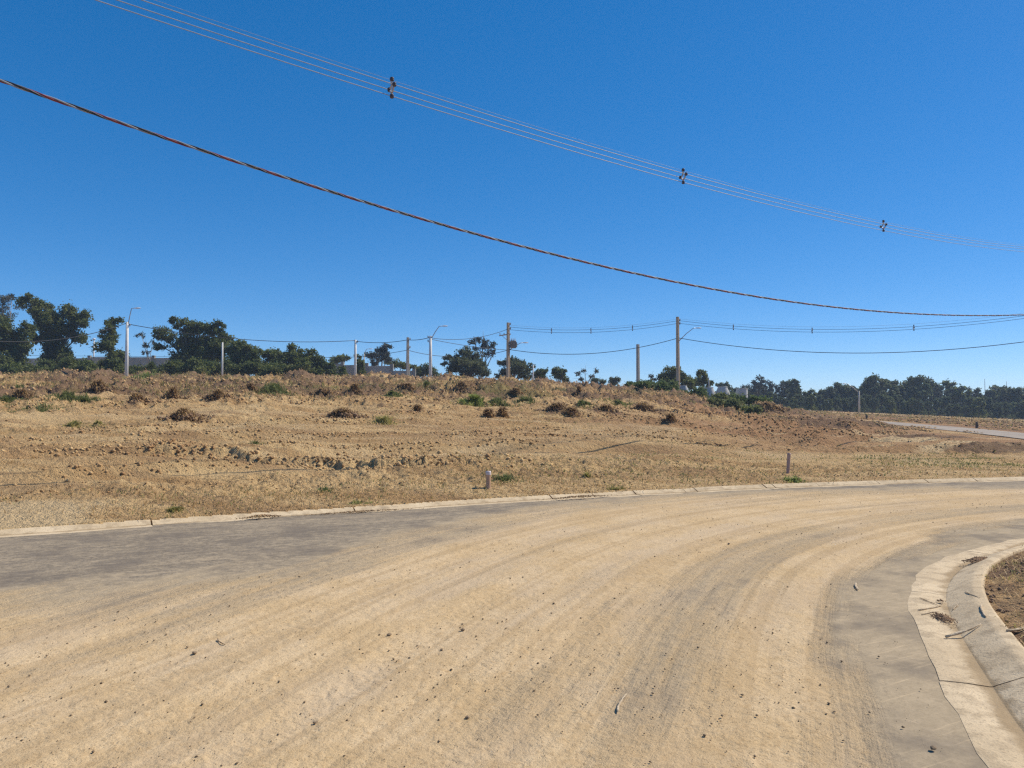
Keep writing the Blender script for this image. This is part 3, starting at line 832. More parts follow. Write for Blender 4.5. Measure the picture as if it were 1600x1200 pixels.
def blades(pos, h, lean, width, seed=1, flat=0.0):
    """grass blades, one bent strip (quad + tip) each; all in one mesh"""
    r = np.random.default_rng(seed); n = len(pos)
    a = r.random(n) * 6.283; d = np.stack([np.cos(a), np.sin(a), 0 * a], 1)
    sd = np.stack([-np.sin(a), np.cos(a), 0 * a], 1)
    hh = np.asarray(h) * (0.6 + 0.8 * r.random(n)); ln = np.asarray(lean) * (0.3 + 1.2 * r.random(n)) * hh
    w = np.asarray(width) * (0.7 + 0.6 * r.random(n))
    up = np.array([0, 0, 1.0])
    b0 = pos - sd * w[:, None] / 2; b1 = pos + sd * w[:, None] / 2
    mid = pos + d * (ln * 0.35)[:, None] + up * (hh * 0.65)[:, None]
    m0 = mid - sd * w[:, None] * 0.4; m1 = mid + sd * w[:, None] * 0.4
    tip = pos + d * ln[:, None] + up * (hh * (1 - flat))[:, None]
    v = np.stack([b0, b1, m1, m0, tip], 1)
    k = (np.arange(n) * 5)[:, None]
    f = np.concatenate([np.array([[0, 1, 2]]) + k, np.array([[0, 2, 3]]) + k, np.array([[3, 2, 4]]) + k])
    return v.reshape(-1, 3), f

def scatter_field(n, seed, y0=10.5, y1=95, power=1.0):
    r = np.random.default_rng(seed)
    yy = np.exp(np.log(y0) + (np.log(y1) - np.log(y0)) * r.random(n) ** power)
    xx = (r.random(n) * 2 - 1) * 0.76 * yy
    s = line_dist(K, xx, yy); ok = (s > 0.36) & (r.random(n) > .93 * sandy(xx, s)) & (np.abs(line_dist(ST, xx, yy)) > 6)
    return xx[ok], yy[ok], s[ok]

x, y, s = scatter_field(90000, 21)
p = fbm(x * 0.25, y * 0.35, 3, 2); keepm = rng.random(len(x)) < np.clip((p - 0.38) * 5, 0.08, 1) * (0.12 + 0.88 * strips(x, y, s))
x, y, s = x[keepm], y[keepm], s[keepm]
sz = (0.010 + 0.04 * rng.random(len(x)) ** 3.5) * (0.7 + 1.1 * sstep(12, 50, s)) * np.clip(y / 18, 0.8, 1.9)
v, f = blobs(np.stack([x, y, land(x, y) + sz * 0.25], 1), sz, 0.75, 5)
kind(link('soil_clods', raw_mesh('soil_clods', v, f), CLOD), 'stuff', 'loose clods of tan and reddish soil on the field')

def row_clods(n, seed):
    r = np.random.default_rng(seed); XS = []; YS = []; SZ = []
    for i, (s0, xa, xb, h_, w_, ln_) in enumerate(ROWS):
        k = int(n * (xb - xa) / 18)
        x = xa + (xb - xa) * r.random(k)
        # walk from the kerb outwards: y where the distance beyond the kerb equals s0
        c = s0 + ln_ * (x - (xa + xb) / 2) + 0.9 * (NS[i % 14](x * 0.25 + i * 9, x * 0 + i) - .5) + r.normal(0, w_ * .9, k)
        y = np.interp(x, K[:, 0], K[:, 1]) + c * 1.1
        for _ in range(3): y = y + (c - line_dist(K, x, y)) * 1.0
        m = sstep(.25, .6, NS[(i + 5) % 14](x * .8, x * 0 + i * 3.3)) > r.random(k)
        XS.append(x[m]); YS.append(y[m]); SZ.append((0.011 + .042 * r.random(m.sum()) ** 3.5) * (.7 + h_ * 4.5))
    k = 1000; x = -9.8 + 10.8 * r.random(k); y = bank_y(x) + r.normal(0, .22, k); m = bank_m(x) > r.random(k) * 1.1
    XS.append(x[m]); YS.append(y[m]); SZ.append(.012 + .05 * r.random(m.sum()) ** 3)
    k = 260; x = -4.2 + r.normal(0, 1.4, k) + 2.5; y = 17.2 + r.normal(0, .7, k); XS.append(x); YS.append(y); SZ.append(.014 + .06 * r.random(k) ** 3)
    return np.concatenate(XS), np.concatenate(YS), np.concatenate(SZ)
x, y, sz = row_clods(1900, 91)
k = line_dist(K, x, y) > .5; x, y, sz = x[k], y[k], sz[k]
v, f = blobs(np.stack([x, y, land(x, y) + sz * 0.3], 1), sz, 0.8, 6)
kind(link('windrow_clods', raw_mesh('windrow_clods', v, f), CLOD), 'stuff', 'lines of broken clods along the grader furrows')

x, y, s = scatter_field(76000, 33)
p = fbm(x * 0.2, y * 0.2, 3, 6); q = x / y * 75
pr = np.clip((p - 0.42) * 4, 0, 1) * (0.25 + sstep(14, 40, s)) * (1 - 0.8 * sstep(18, 28, q)) + 0.14 * (s < 2.5) * (x > -4.6)
k = rng.random(len(x)) < pr
x, y, s = x[k], y[k], s[k]
x = np.repeat(x, 4) + rng.normal(0, 0.06, len(x) * 4); y = np.repeat(y, 4) + rng.normal(0, 0.06, len(y) * 4); s = np.repeat(s, 4)
hh = 0.07 + 0.26 * sstep(14, 45, s) * rng.random(len(x))
v, f = blades(np.stack([x, y, land(x, y) - 0.01], 1), hh, 1.2 + 0 * x, 0.006 + 0.012 * sstep(15, 45, s) + y * 0.00034, 3, 0.35)
kind(link('dry_grass', raw_mesh('dry_grass', v, f), STRAW), 'stuff', 'thin dry straw-coloured grass scattered over the field')

x, y, s = scatter_field(60000, 55, 24, 95)
p = fbm(x * 0.33, y * 0.24, 4, 11, .6); q = x / y * 75
k = rng.random(len(x)) < np.clip((p - 0.54) * 9, 0, 1) * sstep(20, 34, s) * (1 - .75 * sstep(20, 28, q))
x, y = x[k], y[k]
sz = (0.02 + 0.085 * rng.random(len(x)) ** 2.5)
v, f = blobs(np.stack([x, y, land(x, y) + sz * (.2 + 1.2 * rng.random(len(x)))], 1), sz, 0.8, 9)
kind(link('torn_soil', raw_mesh('torn_soil', v, f), ROOTS), 'stuff', 'dark torn soil and root crumbs over the upper slope')

x, y, s = scatter_field(90000, 44)
p = fbm(x * 0.17 + 40, y * 0.24, 3, 3); q = x / y * 75
pr = np.clip((p - 0.52) * 7, 0, 1) * (0.16 + 1.0 * sstep(14, 40, s)) * (1 - 0.8 * sstep(24, 32, q)) + 0.10 * (s < 2.2)
pr = np.maximum(pr, 0.9 * sstep(52, 60, s) * sstep(4, 9, q) * (1 - sstep(22, 25, q)))
pr = np.maximum(pr, 0.8 * sstep(0.45, 0.6, p) * sstep(8, 11, x) * (s < 6))
k = rng.random(len(x)) < pr
x, y, s = x[k], y[k], s[k]
x = np.repeat(x, 3) + rng.normal(0, 0.10, len(x) * 3); y = np.repeat(y, 3) + rng.normal(0, 0.10, len(y) * 3); s = np.repeat(s, 3)
hh = 0.06 + 0.22 * sstep(14, 45, s) * rng.random(len(x))
v, f = blades(np.stack([x, y, land(x, y) - 0.01], 1), hh, 0.9 + 0 * x, 0.008 + y * 0.0005, 8, 0.2)
kind(link('low_weeds', raw_mesh('low_weeds', v, f), WEED_O), 'stuff', 'sparse low yellow-green weeds growing through the soil')

# corner lot litter
n = 6500
x = 2.3 + rng.random(n) * 7; y = 2.5 + rng.random(n) * 8.5
sjv = -line_dist(J, x, y); k = (sjv > 0.50) & (sjv < 5); x, y = x[k], y[k]
sz = 0.005 + 0.032 * rng.random(len(x)) ** 4
v, f = blobs(np.stack([x, y, land(x, y) + sz * 0.2], 1), sz, 0.75, 15)
kind(link('lot_clods', raw_mesh('lot_clods', v, f), LOTS), 'stuff', 'dark crumbs of soil on the corner lot')
p = fbm(x * 1.1, y * 1.1, 3, 5); k = (p > 0.56) & (rng.random(len(p)) < .8)
x, y = np.repeat(x[k], 3), np.repeat(y[k], 3)
x = x + rng.normal(0, 0.05, len(x)); y = y + rng.normal(0, 0.05, len(y))
k = -line_dist(J, x, y) > 0.50; x, y = x[k], y[k]
v, f = blades(np.stack([x, y, land(x, y) - 0.005], 1), 0.05 + 0 * x, 0.9 + 0 * x, 0.006 + 0 * x, 9, 0.3)
kind(link('lot_grass', raw_mesh('lot_grass', v, f), WEED_Y), 'stuff', 'short sparse grass on the dark corner lot')

n = 6500
x = 2.6 + rng.random(n) * 6.5; y = 2.8 + rng.random(n) * 7.5
k = -line_dist(J, x, y) > 0.54; x, y = x[k], y[k]
v, f = blades(np.stack([x, y, land(x, y) + .012], 1), 0.045 + 0 * x, 3.2 + 0 * x, 0.006 + 0 * x, 19, 0.95)
kind(link('lot_straw', raw_mesh('lot_straw', v, f), STRAW), 'stuff', 'dry straw and chaff lying on the corner lot')

# grit on the road
n = 6500
yy = np.exp(np.log(2.8) + (np.log(17) - np.log(2.8)) * rng.random(n)); xx = (rng.random(n) * 2 - 1) * 0.72 * yy
ok = (line_dist(K, xx, yy) < -0.1) & (-line_dist(J, xx, yy) < -0.1) & (-line_dist(SA, xx, yy) > -0.1) & ((line_dist(SB, xx, yy) > 0) | (rng.random(n) < .2)) & (rng.random(n) < np.clip((fbm(xx * .8, yy * .8, 3, 5) - .3) * 3, .1, 1))
xx, yy = xx[ok], yy[ok]
sz = 0.0018 + 0.0075 * rng.random(len(xx)) ** 6 + 0.0003 * yy
v, f = blobs(np.stack([xx, yy, 0.014 + sz * 0.3], 1), sz, 0.7, 25)
kind(link('road_grit', raw_mesh('road_grit', v, f), STONE), 'stuff', 'small dark grit and pebbles scattered over the sandy road')

# ================================================================ single stones, sticks on and by the road
def lump(seed, n=3, rough=0.35, flat=0.7):
    """irregular lump from a subdivided octahedron, unit size"""
    import bmesh
    bm = bmesh.new(); bmesh.ops.create_icosphere(bm, subdivisions=n, radius=1.0)
    r = np.random.default_rng(seed); o = r.random(3) * 50
    co = np.array([v.co[:] for v in bm.verts])
    d = fbm(co[:, 0] * 1.6 + o[0] + co[:, 2], co[:, 1] * 1.6 + o[1] - co[:, 2], 4, seed % 9, 0.6) - 0.5
    for v, k in zip(bm.verts, d):
        v.co *= 1 + rough * 2 * k
        v.co.z *= flat
    me = bpy.data.meshes.new('lump'); bm.to_mesh(me); bm.free()
    return me

stones = [((608, 993), .020, 'dark flat stone on the sand, left of two lying side by side mid road'),
          ((723, 985), .020, 'dark stone on the sand, right of two lying side by side mid road'),
          ((690, 1016), .013, 'small dark stone just below the two side by side stones'),
          ((730, 1122), .015, 'dark stone on sand beside the brown scuffed patch near the bottom edge'),
          ((1458, 1170), .017, 'dark crumb of soil on grey asphalt beside the near kerb'),
          ((1139, 850), .020, 'dark stone where the grey wheel track begins to bend'),
          ((304, 1021), .019, 'brown stone lying on the left part of the sand'),
          ((492, 1130), .013, 'dark pebble in the lower left of the sand')]
for i, ((a, b), r_, lab) in enumerate(stones):
    x, y = gp(a, b, 0.015)
    o = link('stone', lump(40 + i, 2, 0.45, 0.6), STONE, None, (x, y, 0.016 + r_ * 0.25))
    o.scale = (r_ * .8,) * 3; o.rotation_euler.z = i * 1.3
    tag(o, lab, 'stone', 'loose stones on the road')

def stick(name, p0, p1, r0, r1, bow, mat, label, lift=0.0, flatten=None):
    p0, p1 = Vector(p0), Vector(p1)
    side_ = (p1 - p0).cross(Vector((0, 0, 1))).normalized()
    pts = []; rr = []
    for i in range(9):
        t = i / 8
        p = p0.lerp(p1, t) + side_ * bow * math.sin(t * math.pi) + side_ * 0.0015 * math.sin(t * 9 + r0 * 900) + Vector((0, 0, lift * math.sin(t * math.pi)))
        pts.append(p); rr.append(.68 * (r0 + (r1 - r0) * t) * (1 + .25 * math.sin(t * 17 + r0 * 500)) * (0.55 + 0.45 * math.sin(min(1, t * 3 + .25) * math.pi / 2)) * (1 if t < .9 else .6))
    o = MB().tube([q - p0 for q in pts], rr, 7).build(name, mat, None, True, p0)
    if name == 'bark_strip':
        for v in o.data.vertices: v.co.z *= .35
    tag(o, label, name.replace('_', ' ') if name != 'bark_strip' else 'bark')
    return o
def surf(x, y):
    sjv = float(-line_dist(J, np.array([x]), np.array([y]))[0])
    if sjv < 0: return 0.014
    if sjv < .57: return float(np.interp(sjv, [p[0] for p in PROF[1:13]], [p[1] for p in PROF[1:13]]))
    return land1(x, y)
def g3(px, py, r_=.006):
    z = .02
    for _ in range(12):
        x, y = gp(px, py, z); z = .5 * z + .5 * (surf(x, y) + r_ * .8)
    return (x, y, z)
stick('bark_strip', g3(965, 1112), g3(979, 1084), .010, .008, -.012, DRYW, 'pale curved bark strip lying on the grey wheel track mid road')
stick('bark_strip', g3(1337, 911), g3(1341, 921), .018, .012, .008, DRYW, 'pale leaf-like bark piece on asphalt left of the curving kerb')
stick('twig', g3(340, 998), g3(352, 1007), .006, .004, .012, DRYW_D, 'thin bent twig on the left part of the sand')
stick('stick', g3(1478, 995, .016), g3(1533, 975, .010), .017, .008, .012, DRYW, 'thick pale stick leaning from gutter onto the corner kerb')
stick('stick', g3(1434, 953), g3(1471, 946), .009, .006, .01, DRYW, 'pale stick lying across the corner gutter, upper of two')
stick('stick', g3(1440, 960), g3(1468, 955), .006, .004, -.006, DRYW, 'thin pale stick lying across the corner gutter, lower of two')
stick('twig', g3(1437, 934), g3(1466, 946), .005, .003, .0, DRYW_D, 'thin dark twig slanting into the corner gutter')
stick('stick', g3(1488, 953), g3(1496, 945), .007, .005, .0, DRYW, 'short pale stick lying on the sloping kerb face')
stick('stick', g3(1533, 946), g3(1541, 964), .014, .007, .01, DRYW, 'short pale split stick on the corner lot behind the kerb')
stick('stick', g3(1573, 985, .012), g3(1604, 980, .012), .012, .010, .01, DRYW, 'grey-white stick on the corner lot at the right edge')
stick('twig', g3(1508, 924), g3(1532, 934), .006, .003, .01, DRYW, 'long thin pale twig across the top of the corner kerb')
# small soil heap in the gutter
def crumbs(px, py, rx, ry, n, size, mat, label, seed, z=.02):
    r = np.random.default_rng(seed)
    cx, cy = gp(px, py, z); dx, dy = r.normal(0, rx * .5, n), r.normal(0, ry * .5, n)
    w = np.exp(-(dx / rx) ** 2 * 2 - (dy / ry) ** 2 * 2)
    sz = size * (.35 + 1.2 * r.random(n) ** 2) * (.4 + .6 * w)
    v, f = blobs(np.stack([dx, dy + dx * .5, w * size * 1.2], 1), sz, .7, seed)
    kind(link('soil_crumbs', raw_mesh('soil_crumbs', v, f), mat, None, (cx, cy, z)), 'stuff', label)
crumbs(408, 808, .25, .08, 300, .022, STRAWS, 'little brown heap of soil spilled over the far kerb on the left', 5, .03)
crumbs(905, 777, .60, .09, 420, .018, STRAWS, 'dark soil and dry weeds lying over the broken kerb joint', 6, .04)
crumbs(565, 800, .9, .10, 500, .014, STRAWS, 'thin scatter of dry crumbs on the gutter left of the capped pipe', 7, .015)

crumbs(1474, 966, .07, .16, 420, .011, ROOTS, 'dark heap of leaf litter in the corner gutter', 8, .018)
crumbs(1470, 940, .03, .05, 60, .010, ROOTS, 'small dark crumb of soil at the gutter bottom by the twigs', 9, .018)
crumbs(1530, 875, .20, .10, 500, .016, ROOTS, 'dark soil spilled over the kerb at the top of the bend', 10, .06)

# ================================================================ inspection pipes
def pipe(px, ybase, ytop, r_, body, cap_m, lean, label, cap=True):
    b = ground_at(px, ybase)
    h = (ybase - ytop) / FPX * b.y
    root = empty('inspection_pipe', b); root.rotation_euler = (0, lean, 0)
    tag(root, label, 'pipe')
    MB().lathe([(r_ * .99, -.15), (r_, h - .03), (r_, h), (r_ * .9, h), (r_ * .9, h - .05)], 20).build('pipe_body', body, root, True)
    if cap: MB().lathe([(r_ * 1.13, h - .062), (r_ * 1.15, h - .058), (r_ * 1.15, h - .004), (r_ * 1.10, h + .004), (0.001, h + .005)], 20).build('cap', cap_m, root, True)
pipe(763, 763, 737, .042, PVC, PVC_CAP, 0.0, 'short brown plastic pipe with pale cap standing near the middle of the kerb')
pipe(1231, 740, 708, .038, PVC_P, PVC_P, R(4), 'pinkish uncapped plastic pipe leaning slightly right beside green weeds', False)
def post(px, ybase, ytop, r_, label):
    b = ground_at(px, ybase, 30)
    h = (ybase - ytop) / FPX * b.y
    mb = MB().tube([(0, 0, -.2), (0.02, 0, h * .5), (0, 0, h)], [r_, r_ * .95, r_ * .8], 7)
    tag(mb.build('marker_post', BARK, None, False, b), label, 'post')
post(1526, 669, 659, .09, 'short dark post between the side street and the pale dirt strip')
post(1354, 655, 649, .11, 'tiny dark post on the grassy verge at the start of the side street')

# ================================================================ root clumps, weeds
def clump(px, py, wpx, hpx, mat, label, roots=30, seed=0):
    b = ground_at(px, py, 12)
    rx = wpx / FPX * b.y / 2; hz = hpx / FPX * b.y
    root = empty('root_clump', b + Vector((0, rx * .3, 0)))
    tag(root, label, 'soil clump', 'clumps of torn roots and soil on the field')
    r = np.random.default_rng(seed + 3)
    nb = 240
    a = r.random(nb) * 6.28; t = np.abs(r.normal(0, .95, nb)) * (1 + .25 * np.sin(a * 2 + seed) + .2 * np.sin(a * 3 + seed * 2))
    bx = np.cos(a) * rx * t * 1.25 + rx * .5 * np.sin(seed * 2.1 + np.floor(r.random(nb) * 3) * 2.2); by = np.sin(a) * rx * .8 * t
    hz_ = .62 * hz * np.exp(-t * t * 1.2) * (.35 + .8 * NS[seed % 14](bx * 2.2 / rx + seed, by * 2.2 / rx))
    bz = land(bx + root.location.x, by + root.location.y) - root.location.z + hz_ * r.random(nb) ** .6
    sz = rx * (.05 + .17 * r.random(nb) ** 2) * np.clip(1.2 - .5 * t, .3, 1)
    v, f = blobs(np.stack([bx, by, bz], 1), sz, .8, seed + 200)
    kind(link('soil_body', raw_mesh('soil_body', v, f), mat, root), 'stuff')
    n = roots * 16; a = r.random(n) * 6.28; t = np.abs(r.normal(0, .6, n))
    pos = np.stack([np.cos(a) * rx * t, np.sin(a) * rx * .7 * t, 0 * t], 1)
    pos[:, 2] = land(pos[:, 0] + root.location.x, pos[:, 1] + root.location.y) - root.location.z + hz * .55 * np.clip(1 - t, 0, 1)
    for nm_, mt_, lo, hi in (('root_tangle', ROOTS, 0, n // 2), ('dry_stalks', STRAW, n // 2, n)):
        m_ = hi - lo
        v, f = blades(pos[lo:hi], 0.10 + hz * .3 + np.zeros(m_), 1.3 + np.zeros(m_), 0.012 + b.y * .0005 + np.zeros(m_), seed + lo, .6)
        kind(link(nm_, raw_mesh(nm_, v, f), mt_, root), 'stuff')
for i, (a, b, w, h_, m, lab) in enumerate(clumps): clump(a, b, w, h_, m, lab, 26, i)

def weed(px, py, wpx, hpx, mat, label, name='weed_clump', dens=1.0, seed=0):
    b = ground_at(px, py, 9.5)
    rx = wpx / FPX * b.y / 2; hz = hpx / FPX * b.y
    r = np.random.default_rng(seed + 50)
    n = int(np.clip(1700 * dens, 300, 3800)) if b.y > 30 else int(np.clip(600 * dens, 120, 1200))
    a = r.random(n) * 6.28; t = np.abs(r.normal(0, .95, n))
    kp = NS[4](np.cos(a) * t * 2.6 + seed * 7, np.sin(a) * t * 2.6 - seed) > 0.42
    a, t = a[kp], t[kp]
    x = b.x + np.cos(a) * rx * t; y = b.y + rx * .5 + np.sin(a) * rx * 1.3 * t
    ok = line_dist(K, x, y) > .4; x, y, t = x[ok], y[ok], t[ok]
    z = land(x, y)
    hh = .72 * hz * np.clip(1.0 - .45 * t, .3, 1) * (.35 + 1.0 * NS[2](x * 4 / max(rx, .3), y * 4 / max(rx, .3)))
    v, f = blades(np.stack([x, y, z - .01], 1) - np.array(b)[None], hh, 0.9 + 0 * x, 0.006 + b.y * .0007 + 0 * x, seed, .15)
    o = empty(name, b)
    kind(link('leaf_blades', raw_mesh('leaf_blades', v, f), mat, o), 'stuff')
    tag(o, label, 'weeds' if name == 'weed_clump' else 'shrub', 'green weed clumps on the field' if name == 'weed_clump' else 'shrubs along the crest')
for i, (a, b, w, h_, m, lab) in enumerate(weeds): weed(a, b, w, h_, m, lab, 'weed_clump', w / 34, i)

# leafy shrubs on the crest and round the concrete rings
def leaf_cloud(pos_c, rad3, n, size, seed, shell=0.55):
    """n leaf quads through an ellipsoid, gathered in small sprays"""
    r = np.random.default_rng(seed)
    ns = max(6, n // 14)
    d = r.normal(size=(ns, 3)); d /= np.linalg.norm(d, axis=1)[:, None]
    rr = (shell + (1 - shell) * r.random(ns)) * (0.82 + 0.3 * r.random(ns))
    c = d * rr[:, None]
    idx = r.integers(0, ns, n)
    p = c[idx] * np.array(rad3) + r.normal(size=(n, 3)) * (0.14 * np.mean(rad3) + size * .5)
    nr = r.normal(size=(n, 3)) + np.array([0, 0, 0.7]); nr /= np.linalg.norm(nr, axis=1)[:, None]
    a = np.cross(nr, r.normal(size=(n, 3))); a /= np.linalg.norm(a, axis=1)[:, None]
    b = np.cross(nr, a)
    s = size * (0.6 + 0.8 * r.random(n))[:, None]
    p = p + np.array(pos_c)
    return np.stack([p - a * s, p - b * s * .55, p + a * s, p + b * s * .55], 1).reshape(-1, 3)
def quads(n): return np.arange(n * 4).reshape(-1, 4)

def shrub(px, py, wpx, hpx, D, mat, label, seed, cat='shrub'):
    d = ray(px, py); x, y = d[0] * D, D
    z = land1(x, y)
    top = EYE + ray(px, py - hpx)[2] * D
    h_ = max(.35, top - z); rx = wpx / FPX * D / 2
    root = empty('shrub', (x, y, z)); tag(root, label, cat, 'shrubs along the crest')
    mb = MB()
    r = np.random.default_rng(seed)
    for k in range(6):
        a = r.random() * 6.28; t = .6 * r.random() * rx
        mb.tube([(0, 0, -.1), (math.cos(a) * t * .5, math.sin(a) * t * .5, h_ * .4), (math.cos(a) * t, math.sin(a) * t, h_ * .8)], [.025, .018, .008], 5)
    mb.build('stem', BARK, root)
    V = []
    for k in range(5):
        cx = (r.random() - .5) * 1.3 * rx; cy = (r.random() - .5) * rx
        hh = h_ * (.55 + .45 * r.random())
        V.append(leaf_cloud((cx, cy, hh * .5), (rx * .55, rx * .5, hh * .5), 420, .055 + .0009 * D, seed * 10 + k, .3))
    V = np.concatenate(V)
    link('foliage', raw_mesh('foliage', V, quads(len(V) // 4)), mat, root)
shrubs = [(1016, 604, 34, 12, 74, SHRUBM, 'leafy green shrub at the foot of the short bare pole'),
          (1042, 606, 34, 14, 72, SHRUBM, 'green shrub left of the tall pole with lamp'),
          (1066, 622, 26, 12, 70, SHRUBM, 'green shrub under the partly hidden concrete ring'),
          (1088, 619, 30, 16, 70, SHRUBM, 'green shrub left of the largest concrete cone'),
          (1130, 630, 30, 18, 66, WEED, 'fresh green shrub below the gap between two concrete rings'),
          (1150, 640, 40, 18, 62, WEED, 'bright leafy shrub lowest of those round the concrete rings'),
          (1156, 622, 40, 10, 69, SHRUBM, 'dark green shrub below the rightmost concrete ring'),
          (1186, 632, 36, 14, 68, SHRUBM, 'green shrub right of the rightmost concrete ring'),
          (1002, 611, 26, 9, 70, SHRUBM, 'low green shrub on the slope below the short bare pole'),
          (1048, 622, 30, 11, 66, WEED, 'low bright shrub left of and below the half hidden ring'),
          (1112, 634, 30, 13, 62, WEED, 'fresh green shrub in front of the largest concrete cone'),
          (1176, 645, 32, 12, 58, WEED, 'low bright shrub at the right foot of the crest'),
          (985, 604, 20, 7, 76, SHRUBM, 'low shrub left of the short bare pole')]
for i, sdef in enumerate(shrubs): shrub(*sdef, seed=300 + i)

# ================================================================ concrete rings
def cone_ring(px, ybase, wpx, hpx, D, label, cone=True):
    d = ray(px, ybase); x = d[0] * D
    zb = EYE + d[2] * D
    rb = wpx / FPX * D / 2; h_ = hpx / FPX * D; rt = rb * (.66 if cone else .97)
    zl = min(zb, land1(x, D)) - 0.15
    root = empty('manhole_ring', (x, D, zl)); tag(root, label, 'concrete ring', 'concrete manhole rings on the crest')
    o = zb - zl
    MB().lathe([(rb, 0), (rb, o), (rb, o + .12 * h_), (rt, o + h_ * .86), (rt, o + h_), (rt * .86, o + h_), (rt * .84, o + h_ * .8), (rb * .86, o + .1 * h_), (rb * .86, 0)], 28).build('ring_wall', RINGC, root, True).data.set_sharp_from_angle(angle=R(35))
    MB().lathe([(rt * 1.0, o + h_ * .93), (rt * 1.05, o + h_ * .94), (rt * 1.05, o + h_ * .995), (rt * 1.0, o + h_ * 1.003)], 28).build('rim', RINGC, root, True)
cone_ring(1107, 618, 23, 13, 72, 'largest concrete cone, standing in front of the short thin post')
cone_ring(1129, 616, 22, 12, 74, 'concrete cone right behind the largest one')
cone_ring(1159, 616, 18, 9, 74, 'straight-sided concrete ring, rightmost of the row', False)
cone_ring(1068, 610, 15, 8, 74, 'concrete ring half hidden by shrubs at the foot of the tall pole')

# ================================================================ block wall behind the field
def wall(pts, tops, D0, D1, label):
    root = empty('block_wall', at(pts[0], tops[0] + 20, D0))
    tag(root, label, 'wall')
    n = len(pts)
    for i in range(n):
        D = D0 + (D1 - D0) * i / (n - 1)
        p = at(pts[i], tops[i], D); zb = land1(p.x, p.y) - .3
        q = p - root.location
        MB().box((q.x, q.y, (p.z + .25 + zb) / 2 - root.location.z), (.45, .45, p.z + .25 - zb)).build('pillar', PILLARC, root)
        if i < n - 1:
            Dn = D0 + (D1 - D0) * (i + 1) / (n - 1)
            # stepped panels: level top per bay
            p2 = at(pts[i + 1], tops[i + 1], Dn)
            ztop = min(p.z, p2.z); mid = (p + p2) / 2
            ang = math.atan2(p2.y - p.y, p2.x - p.x); ln = math.hypot(p2.x - p.x, p2.y - p.y) - .45
            c_ = Vector((mid.x, mid.y, (ztop + zb) / 2)) - root.location
            MB().box(c_, (ln, .18, ztop - zb), Matrix.Rotation(ang, 3, 'Z')).build('wall_panel', WALLC, root)
wall([462, 500, 535, 573, 612, 647], [564, 566, 568, 570, 571.5, 579], 108, 104, 'grey concrete block wall with pillars behind the crest poles')
wall([-40, 20, 80, 140, 195, 240, 290, 340], [560, 560, 560, 558, 557, 558, 559, 560], 121, 118, 'grey block wall seen in gaps between the left trees')

# ================================================================ trees
def tree(px, D, lobes, mat, label, seed, size=0.15, dens=1.0, bark=BARK, trunk_r=0.16, group=None, spread=0.75, shell=.25, name='tree', base=None):
    """lobes: (px, py, rx, ry) outlines seen in the picture; each becomes an ellipsoid at its own depth"""
    r = np.random.default_rng(seed)
    x0 = ray(px, 600)[0] * D
    zb = land1(x0, D) - 0.1
    root = empty(name, (x0, D, zb))
    tag(root, label, 'tree', group)
    V = []; cen = []
    k = D / FPX
    for i, (a, b, rx, ry) in enumerate(lobes):
        p = at(a, b, D)
        rx *= k; ry *= k
        dy = (r.random() - .5) * 1.2 * rx * spread * 2
        c = np.array([p.x - x0, dy, p.z - zb]) * np.array([(D + dy) / D, 1, 1])
        n = int(dens * np.clip(rx * ry * 1000 / (size / .15) ** 1.5, 220, 3600))
        # break each lobe into smaller clumps so the outline is uneven
        m = max(3, int(4 + rx * ry * 1.2))
        for j in range(m):
            d = r.normal(size=3); d /= np.linalg.norm(d); d *= (.35 + .55 * r.random())
            cc = c + d * np.array([rx, rx * .8, ry])
            fr = .36 + .34 * r.random()
            V.append(leaf_cloud(cc, (rx * fr * 1.15, rx * fr, ry * fr), max(24, n // m), size, seed * 97 + i * 13 + j, shell))
        cen.append(c)
    mc = np.mean(cen, axis=0)
    for i, c in enumerate(list(cen)):
        if dens < .8: break
        a, b, rx, ry = lobes[i]; rx *= k; ry *= k
        cc = c * .62 + mc * .38 + r.normal(size=3) * .2
        V.append(leaf_cloud(cc, (rx * .8, rx * .7, ry * .8), int(np.clip(rx * ry * 260, 120, 1200) * dens), size, seed * 57 + i, .1))
    V = np.concatenate(V)
    mb = MB()
    hmax = max(c[2] for c in cen); fork = max(.8, hmax * .32)
    lean = (r.random() - .5) * .5
    mb.tube([(0, 0, -.3), (lean * .3, .05, fork * .5), (lean, .1, fork)], [trunk_r * 1.25, trunk_r, trunk_r * .8], 8)
    f0 = Vector((lean, .1, fork))
    for c in cen:
        e = Vector(c); 
        if e.z < fork * .9: e.z = fork * .9
        md = f0.lerp(e, .5) + Vector(((r.random() - .5) * .5, (r.random() - .5) * .5, .2))
        mb.tube([f0 - Vector((0, 0, .1)), md, e], [trunk_r * .6, trunk_r * .38, trunk_r * .15], 6)
        for _ in range(3):
            w = e + Vector(r.normal(size=3) * (.35 if dens >= .8 else .55))
            mb.tube([md.lerp(e, r.random()), (e + w) / 2 + Vector((0, 0, .15)), w], [trunk_r * .2, trunk_r * .13, trunk_r * .06], 4)
    mb.build('trunk', bark, root, True)
    link('crown', raw_mesh('crown', V, quads(len(V) // 4)), mat, root)
    return root

